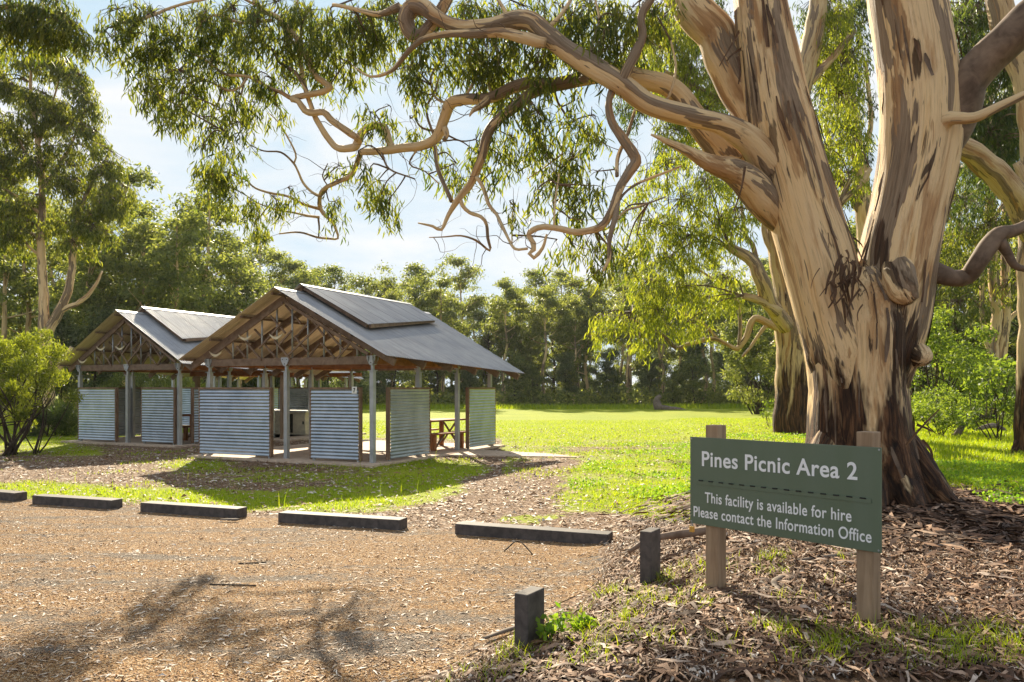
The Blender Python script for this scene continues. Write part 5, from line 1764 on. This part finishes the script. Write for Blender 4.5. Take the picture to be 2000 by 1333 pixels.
log('grey weathered dead log with a forked upright root at the far field edge', [(1345, 806, 12, 56), (1310, 801, 16, 56), (1288, 798, 20, 56), (1283, 782, 14, 56.3), (1290, 774, 8, 56.5)])
log('grey arched fallen branch lying on the bright grass right of the leafy shrub', [(1905, 842, 8, 23), (1925, 834, 10, 23), (1940, 832, 11, 23.2), (1955, 836, 9, 23.4), (1965, 842, 5, 23.4)])
log('short grey stump leaning beside the bright leafy shrub', [(1868, 852, 14, 21), (1876, 838, 13, 21), (1886, 826, 8, 21.1)], 'dead_stump')
log('brown fallen branch lying behind the far bollard under the sign', [(1228, 1078, 8, 6.6), (1265, 1056, 14, 6.75), (1310, 1046, 16, 6.85), (1360, 1040, 18, 6.95), (1410, 1030, 12, 7.0)], 'fallen_branch', 'timber')

# ------------------------------------------------------------------ litter, bark strips, grass
rng = np.random.RandomState(77)


def in_view(x, y, marg=450):
    px_ = 1000 + x / y * F
    return (px_ > -marg) & (px_ < 2000 + marg) & (y > 3.6)


def strips(rng, X, Y, L, Wd, lift, tint, seg=4, bend=0.5, curl=0.5):
    """curled ribbons lying on the ground"""
    n = len(X)
    a = rng.uniform(0, 2 * np.pi, n)
    k = rng.normal(size=n) * bend
    pts = []
    z = hz(X, Y)
    cx, cy = X.copy(), Y.copy()
    tilt = rng.normal(size=n) * 0.05
    V = np.zeros((n, seg + 1, 2, 3))
    for i in range(seg + 1):
        f = i / seg
        ang = a + k * (f - 0.5) * 2
        wx, wy = -np.sin(ang), np.cos(ang)
        ww = Wd * (0.35 + 0.65 * np.sin(np.pi * (0.12 + 0.76 * f)))
        zz = hz(cx, cy) + 0.006 + lift * (0.35 + np.sin(np.pi * f) * rng.uniform(0.3, 1, n)) + np.abs(tilt) * L * (f if True else 0) * 0.6
        roll = rng.normal(size=n) * curl * 0.5
        V[:, i, 0] = np.stack([cx - wx * ww / 2, cy - wy * ww / 2, zz + ww * np.clip(roll, 0, 1)], 1)
        V[:, i, 1] = np.stack([cx + wx * ww / 2, cy + wy * ww / 2, zz + ww * np.clip(-roll, 0, 1)], 1)
        cx = cx + np.cos(ang) * L / seg
        cy = cy + np.sin(ang) * L / seg
    V = V.reshape(-1, 3)
    b = (np.arange(n) * (seg + 1) * 2)[:, None, None]
    q = np.array([[2 * i, 2 * i + 1, 2 * i + 3, 2 * i + 2] for i in range(seg)])[None] + b
    return V, q.reshape(-1, 4), np.repeat(tint, (seg + 1) * 2)


def mat_litter(name, stops, rough=0.75):
    a = NT(name)
    t = a.attr('tint').outputs['Fac']
    n = a.noise(a.pos(), 30, 4)
    c = a.ramp(t, stops)
    c = a.mix(a.ramp(n, [(0.35, 0.45), (0.6, 0.0)]), c, (0.06, 0.035, 0.02))
    p = a.bsdf(c, rough, 0, 0.3)
    return a.done(p.outputs[0])


M['litter'] = mat_litter('fallen leaves', [(0.0, (0.08, 0.045, 0.025)), (0.3, (0.24, 0.12, 0.055)), (0.55, (0.38, 0.22, 0.11)), (0.75, (0.50, 0.38, 0.26)), (1.0, (0.78, 0.72, 0.64))])
M['bark_litter'] = mat_litter('fallen bark', [(0.0, (0.040, 0.021, 0.012)), (0.35, (0.15, 0.075, 0.04)), (0.65, (0.30, 0.175, 0.10)), (0.85, (0.43, 0.30, 0.21)), (1.0, (0.58, 0.48, 0.39))])

# car park crumbs and leaves
n = 100000
Y = 3.7 + (rng.uniform(0, 1, n) ** 1.25) * 8.5
X = rng.uniform(-1, 1, n) * (0.86 * Y + 0.5)
ok = (X < edge_x(Y) + 0.25) & in_view(X, Y) & (Y < stop_y(X) + 0.25)
X, Y = X[ok], Y[ok]
n = len(X)
pale = rng.rand(n) < 0.15
L = np.where(pale, rng.uniform(0.022, 0.075, n), rng.uniform(0.006, 0.022, n))
Wd = np.where(pale, L * rng.uniform(0.10, 0.22, n), L * rng.uniform(0.3, 0.8, n))
tint = np.where(pale, rng.uniform(0.7, 1.0, n), rng.uniform(0.12, 0.72, n))
dn = np.array([mnoise.noise(Vector((x * 0.9 + y * 0.5, y * 1.7 - x * 0.4, 2.0))) + 0.5 * mnoise.noise(Vector((x * 3.1, y * 4.0, 5.0))) for x, y in zip(X, Y)])
keep = (dn > rng.uniform(-0.75, 0.35, n)) | (pale & (rng.rand(n) < 0.65))
X, Y, L, Wd, tint = X[keep], Y[keep], L[keep], Wd[keep], tint[keep]
P1_ = strips(rng, X, Y, L, Wd, 0.004, tint, 2, 0.5, 0.8)
# litter among the turf and in front of the shelters
n = 46000
Y = 8.0 + (rng.uniform(0, 1, n) ** 1.2) * 16
X = rng.uniform(-1, 1, n) * (0.72 * Y + 0.5)
tv = turf(X, Y) + rng.normal(size=n) * 0.45
ok = ((tv < 0.25) | ((tv < 1.3) & (rng.rand(n) < 0.35))) & in_view(X, Y) & ((Y > stop_y(X) + 0.2) | (X > edge_x(Y)))
X, Y = X[ok], Y[ok]
n = len(X)
pale = rng.rand(n) < 0.2
L = np.where(pale, rng.uniform(0.05, 0.11, n), rng.uniform(0.02, 0.06, n))
P2_ = strips(rng, X, Y, L, L * rng.uniform(0.15, 0.5, n), 0.008, np.where(pale, rng.uniform(0.7, 1, n), rng.uniform(0.05, 0.7, n)), 2, 0.5, 0.8)
# sparse leaves on the grass
n = 9000
Y = 9.0 + (rng.uniform(0, 1, n)) * 22
X = rng.uniform(-1, 1, n) * (0.72 * Y)
ok = in_view(X, Y) & ((Y > stop_y(X) + 0.2) | (X > edge_x(Y)))
X, Y = X[ok], Y[ok]
n = len(X)
L = rng.uniform(0.05, 0.13, n)
P3_ = strips(rng, X, Y, L, L * 0.25, 0.02, rng.uniform(0.3, 1, n), 2, 0.5, 0.8)
# leaves among the bark under the sign
n = 140000
Y = 3.6 + (rng.uniform(0, 1, n) ** 1.15) * 8.0
X = rng.uniform(-0.5, 1, n) * (0.92 * Y + 0.7)
ok = (X > edge_x(Y) - 0.25) & in_view(X, Y) & (turf(X, Y) < 0.2)
X, Y = X[ok], Y[ok]
n = len(X)
L = rng.uniform(0.018, 0.065, n)
P4_ = strips(rng, X, Y, L, L * rng.uniform(0.12, 0.3, n), 0.02, rng.uniform(0.0, 1.0, n) ** 1.6, 2, 0.5, 0.8)
V, Q_, tn = join([P1_, P2_, P3_, P4_])
o = arr_mesh('leaf_litter', V, Q_, M['litter'], attrs={'tint': tn})
tag(o, 'brown and pale fallen leaves scattered over the car park and turf', 'leaf litter', kind='stuff')

n = 38000
Y = 3.6 + (rng.uniform(0, 1, n) ** 1.1) * 7.6
X = rng.uniform(-0.4, 1, n) * (0.92 * Y + 0.7)
ok = (X > edge_x(Y) + rng.normal(size=n) * 0.15) & in_view(X, Y) & (turf(X, Y) < 0.0)
X, Y = X[ok], Y[ok]
n = len(X)
L = rng.uniform(0.05, 0.20, n) * np.where(rng.rand(n) < 0.06, 2.2, 1)
Wd = np.clip(L * rng.uniform(0.03, 0.11, n), 0.003, 0.022)
Bk = strips(rng, X, Y, L, Wd, 0.03, rng.uniform(0, 1, n) ** 1.35, 5, 0.5, 1.0)
# heap of long strips around the trunk
n = 4200
ang = rng.uniform(0, 2 * np.pi, n)
rr = 0.95 + np.abs(rng.normal(size=n)) * 0.75
X, Y = 4.2 + np.cos(ang) * rr * 1.05, 8.9 + np.sin(ang) * rr
L = rng.uniform(0.18, 0.75, n)
Bk2 = strips(rng, X, Y, L, np.clip(L * 0.04, 0.006, 0.028), 0.05, rng.uniform(0, 0.9, n) ** 1.6, 6, 0.7, 1.0)
V, Q_, tn = join([Bk, Bk2])
o = arr_mesh('bark_litter', V, Q_, M['bark_litter'], attrs={'tint': tn})
tag(o, 'shed bark strips and twigs heaped under the sign and the big tree', 'bark litter', kind='stuff')

# a few big single pieces
for (pts, w, lab) in [([(1510, 1240, 5.05), (1520, 1200, 5.1), (1512, 1165, 5.3), (1535, 1140, 5.5)], 0.055, 'thick curled grey bark strip on the litter between the sign posts'),
                      ([(1800, 1075, 6.5), (1850, 1062, 6.6), (1900, 1068, 6.7), (1950, 1070, 6.8)], 0.06, 'long pale bark strip right of the sign in the tree shade'),
                      ([(1760, 1065, 6.9), (1765, 1030, 7.1), (1790, 1005, 7.3), (1800, 990, 7.4)], 0.05, 'curved bark strip leaning on the foot of the big trunk'),
                      ([(1540, 1110, 5.9), (1640, 1095, 6.1), (1700, 1100, 6.2)], 0.05, 'brown bark strip lying flat behind the sign posts'),
                      ([(945, 1225, 4.9), (975, 1210, 5.0), (1010, 1200, 5.1), (1030, 1195, 5.2)], 0.05, 'dark bark strip lying left of the nearest bollard'),
                      ([(430, 1018, 9.4), (450, 1010, 9.4), (468, 1004, 9.4)], 0.05, 'pale bark strip lying against the middle wheel stop')]:
    m_ = MB()
    P = [W(*p) for p in pts]
    for p in P:
        p.z = float(hz(p.x, p.y)) + 0.05
    Pc, _ = catmull(P, [1] * len(P), 0.05)
    P = [Vector(p) for p in Pc]
    base = P[0].copy()
    vs_, fs_, ti = [], [], []
    for i, p in enumerate(P):
        t = (P[min(i + 1, len(P) - 1)] - P[max(0, i - 1)]).normalized()
        s = Vector((-t.y, t.x, 0)).normalized()
        ww = w * (0.4 + 0.6 * math.sin(math.pi * (0.1 + 0.8 * i / len(P))))
        up = Vector((0, 0, 1))
        for q in range(5):
            an = math.pi * (q / 4)
            vs_.append(p - base + s * (math.cos(an) * ww / 2) + up * (math.sin(an) * ww * 0.35 - 0.02))
    for i in range(len(P) - 1):
        for q in range(4):
            fs_.append((i * 5 + q, i * 5 + q + 1, (i + 1) * 5 + q + 1, (i + 1) * 5 + q))
    m_.add(vs_, fs_)
    o = m_.build('bark_strip', M['dead'], None, smooth=True)
    sm = o.modifiers.new('thickness', 'SOLIDIFY')
    sm.thickness = 0.006
    o.location = base
    tag(o, lab, 'bark strip')

# twigs on the nearest wheel stop and on the car park
for (pts, lab) in [([(985, 1060, 7.7), (1012, 1043, 7.75), (1040, 1060, 7.55)], 'thin bent twig leaning on the front of the nearest wheel stop'),
                   ([(410, 1138, 6.4), (480, 1142, 6.35), (500, 1140, 6.35)], 'thin dark twig lying on the car park, middle left'),
                   ([(465, 1098, 7.15), (520, 1090, 7.2)], 'short dark stick lying on the car park below the middle wheel stop')]:
    m_ = MB()
    P = [W(*p) for p in pts]
    for i, p in enumerate(P):
        p.z = float(hz(p.x, p.y)) + (0.01 if len(P) == 2 or i != 1 else (0.10 if 'bent' in lab else 0.015))
    base = P[0].copy()
    m_.tube([p - base for p in P], [0.007] * len(P), 6, 0.05, rough=0.2)
    o = m_.build('twig', M['dark_bark'], None, smooth=True)
    o.location = base
    tag(o, lab, 'twig')


def blades(rng, X, Y, h, w, lean=0.35):
    n = len(X)
    z = hz(X, Y) - 0.005
    a = rng.uniform(0, 2 * np.pi, n)
    dx, dy = np.cos(a) * w / 2, np.sin(a) * w / 2
    lx, ly = rng.normal(size=n) * lean * h, rng.normal(size=n) * lean * h
    V = np.stack([np.stack([X - dx, Y - dy, z], 1), np.stack([X + dx, Y + dy, z], 1),
                  np.stack([X + dx * 0.7 + lx * 0.35, Y + dy * 0.7 + ly * 0.35, z + h * 0.6], 1), np.stack([X - dx * 0.5 + lx * 0.35, Y - dy * 0.5 + ly * 0.35, z + h * 0.6], 1),
                  np.stack([X + lx, Y + ly, z + h], 1)], 1).reshape(-1, 3)
    b = (np.arange(n) * 5)[:, None, None]
    T = (np.array([[0, 1, 2], [0, 2, 3], [3, 2, 4]])[None] + b).reshape(-1, 3)
    return V, T, np.repeat(rng.uniform(0, 1, n), 5)


# turf
n = 260000
Y = 8.2 + (rng.uniform(0, 1, n) ** 1.5) * 30
X = rng.uniform(-1, 1, n) * (0.80 * Y + 0.3)
nz = np.array([mnoise.noise(Vector((x * 0.9, y * 0.9, 0.3))) for x, y in zip(X, Y)])
tv = turf(X, Y) + nz * 1.7 + rng.normal(size=n) * 0.22
# not on the slabs
c_, s_ = math.cos(YAW), math.sin(YAW)


def on_slab(X, Y, o, hw_, d_):
    dx, dy = X - o[0], Y - o[1]
    t = c_ * dx + s_ * dy
    u = -s_ * dx + c_ * dy
    return (np.abs(t) < hw_) & (u > -0.42) & (u < d_)


sl = on_slab(X, Y, P1, 2.7, 5.8) | on_slab(X, Y, P2, 2.4, 5.8) | on_slab(X, Y, (-12, 31), 2.7, 5.8)
dx, dy = X - P1[0], Y - P1[1]
tt, uu = c_ * dx + s_ * dy, -s_ * dx + c_ * dy
sl |= (tt > 2.6) & (tt < 5.3) & (uu > 2.5 + (tt - 2.65) * 0.31) & (uu < 4.2)
ok = (tv > 0.35) & in_view(X, Y, 250) & (Y > stop_y(X) + 0.25) & ~sl
X, Y = X[ok], Y[ok]
G1 = blades(rng, X, Y, rng.uniform(0.025, 0.07, len(X)), np.clip(0.0035 + 0.0006 * Y, 0, 0.02), 0.5)
# longer grass right of the trunk and along the far edge
n = 46000
Y = rng.uniform(9.5, 30, n)
X = rng.uniform(0.50, 0.92, n) * Y
ok = (turf(X, Y) > 0.2)
X, Y = X[ok], Y[ok]
G2 = blades(rng, X, Y, rng.uniform(0.05, 0.16, len(X)), np.clip(0.004 + 0.0006 * Y, 0, 0.02), 0.4)
n = 9000
Y = rng.uniform(58, 66, n)
X = rng.uniform(-0.3, 0.4, n) * Y
G3 = blades(rng, X, Y, rng.uniform(0.1, 0.45, n), 0.06 + 0 * X, 0.4)
# tall stems here and there in the turf
n = 500
Y = rng.uniform(10, 20, n)
X = rng.uniform(-0.62, 0.68, n) * Y
ok = (turf(X, Y) > 0.1) & ~on_slab(X, Y, P1, 2.7, 5.8) & (Y > stop_y(X) + 0.3)
G4 = blades(rng, X[ok], Y[ok], rng.uniform(0.12, 0.34, ok.sum()), 0.010 + 0 * X[ok], 0.25)
# tufts in the bark litter near the sign
tx, ty = [], []
for k in range(210):
    y0 = rng.uniform(3.7, 6.2)
    x0 = edge_x(y0) + abs(rng.normal()) * 0.9 - 0.1
    if rng.rand() < 0.45:
        x0 = rng.uniform(1.4, 2.9)
        y0 = rng.uniform(3.7, 4.4)
    m = rng.randint(4, 26)
    tx.append(x0 + rng.normal(size=m) * 0.05)
    ty.append(y0 + rng.normal(size=m) * 0.05)
tx, ty = np.concatenate(tx), np.concatenate(ty)
G5 = blades(rng, tx, ty, rng.uniform(0.04, 0.13, len(tx)), 0.0055 + 0 * tx, 0.55)
V, T, tn = join([G1, G2, G3, G4, G5])
o = arr_mesh('grass', V, T, M['grass'], attrs={'tint': tn})
tag(o, 'short bright green grass of the field and picnic area', 'grass', kind='stuff')

# clover mat right of and behind the trunk
n = 48000
sel = rng.rand(n) < 0.62
Y = np.where(sel, rng.uniform(8.3, 13.5, n), rng.uniform(8.8, 22, n))
X = np.where(sel, rng.uniform(0.55, 0.92, n) * Y, rng.uniform(0.05, 0.40, n) * Y)
nz = np.array([mnoise.noise(Vector((x * 0.8, y * 0.8, 1.3))) for x, y in zip(X, Y)])
ok = (turf(X, Y) > 0.2) & (nz > np.where(sel, -0.3, 0.12))
X, Y = X[ok], Y[ok]
Pp = np.stack([X, Y, hz(X, Y) + rng.uniform(0.02, 0.09, len(X))], 1)
V, Q_, tn = leaf_quads(rng, Pp, 0.04, 0.036, 0.0, 1.0)
o = arr_mesh('clover', V, Q_, M['clover'], attrs={'tint': tn})
tag(o, 'bright green clover like ground cover around the big tree', 'ground cover', kind='stuff')

# weeds of the dark forest floor, one mass
n = 85000
Y = rng.uniform(63.5, 100, n)
X = rng.uniform(-0.45, 0.42, n) * Y
hcap = np.array([1.2 + 3.2 * max(0, mnoise.noise(Vector((x * 0.25, y * 0.25, 4)))) for x, y in zip(X, Y)])
Pp = np.stack([X, Y, rng.uniform(0, 1, n) * hcap], 1)
V1 = leaf_quads(rng, Pp, 0.34, 0.16, -0.4, 1.0)
n = 22000
Y = rng.uniform(38, 62, n)
X = np.where(rng.rand(n) < 0.5, rng.uniform(-0.75, -0.40, n), rng.uniform(0.36, 0.75, n)) * Y
hcap = np.array([0.4 + 1.5 * max(0, mnoise.noise(Vector((x * 0.25, y * 0.25, 8)))) for x, y in zip(X, Y)])
Pp = np.stack([X, Y, rng.uniform(0, 1, n) * hcap], 1)
V2 = leaf_quads(rng, Pp, 0.28, 0.13, -0.4, 1.0)
V, Q_, tn = join([V1, V2])
o = arr_mesh('undergrowth', V, Q_, M['leaf_far'], attrs={'tint': tn})
tag(o, 'tangled dark undergrowth on the forest floor beyond the field', 'undergrowth', kind='stuff')


# ------------------------------------------------------------------ light haze in the air
hzm = bpy.data.materials.new('haze')
hzm.use_nodes = True
hn = hzm.node_tree.nodes
hn.clear()
ho = hn.new('ShaderNodeOutputMaterial')
hv = hn.new('ShaderNodeVolumePrincipled')
hv.inputs['Color'].default_value = (0.95, 0.96, 1.0, 1)
hv.inputs['Density'].default_value = 0.0002
hv.inputs['Anisotropy'].default_value = 0.25
hzm.node_tree.links.new(hv.outputs['Volume'], ho.inputs['Volume'])
mb = MB()
mb.box(-425, 425, -125, 625, -1.0, 34.0)
o = mb.build('haze', hzm)
tag(o, 'thin pale haze in the air over the whole picnic area', 'haze', kind='stuff')
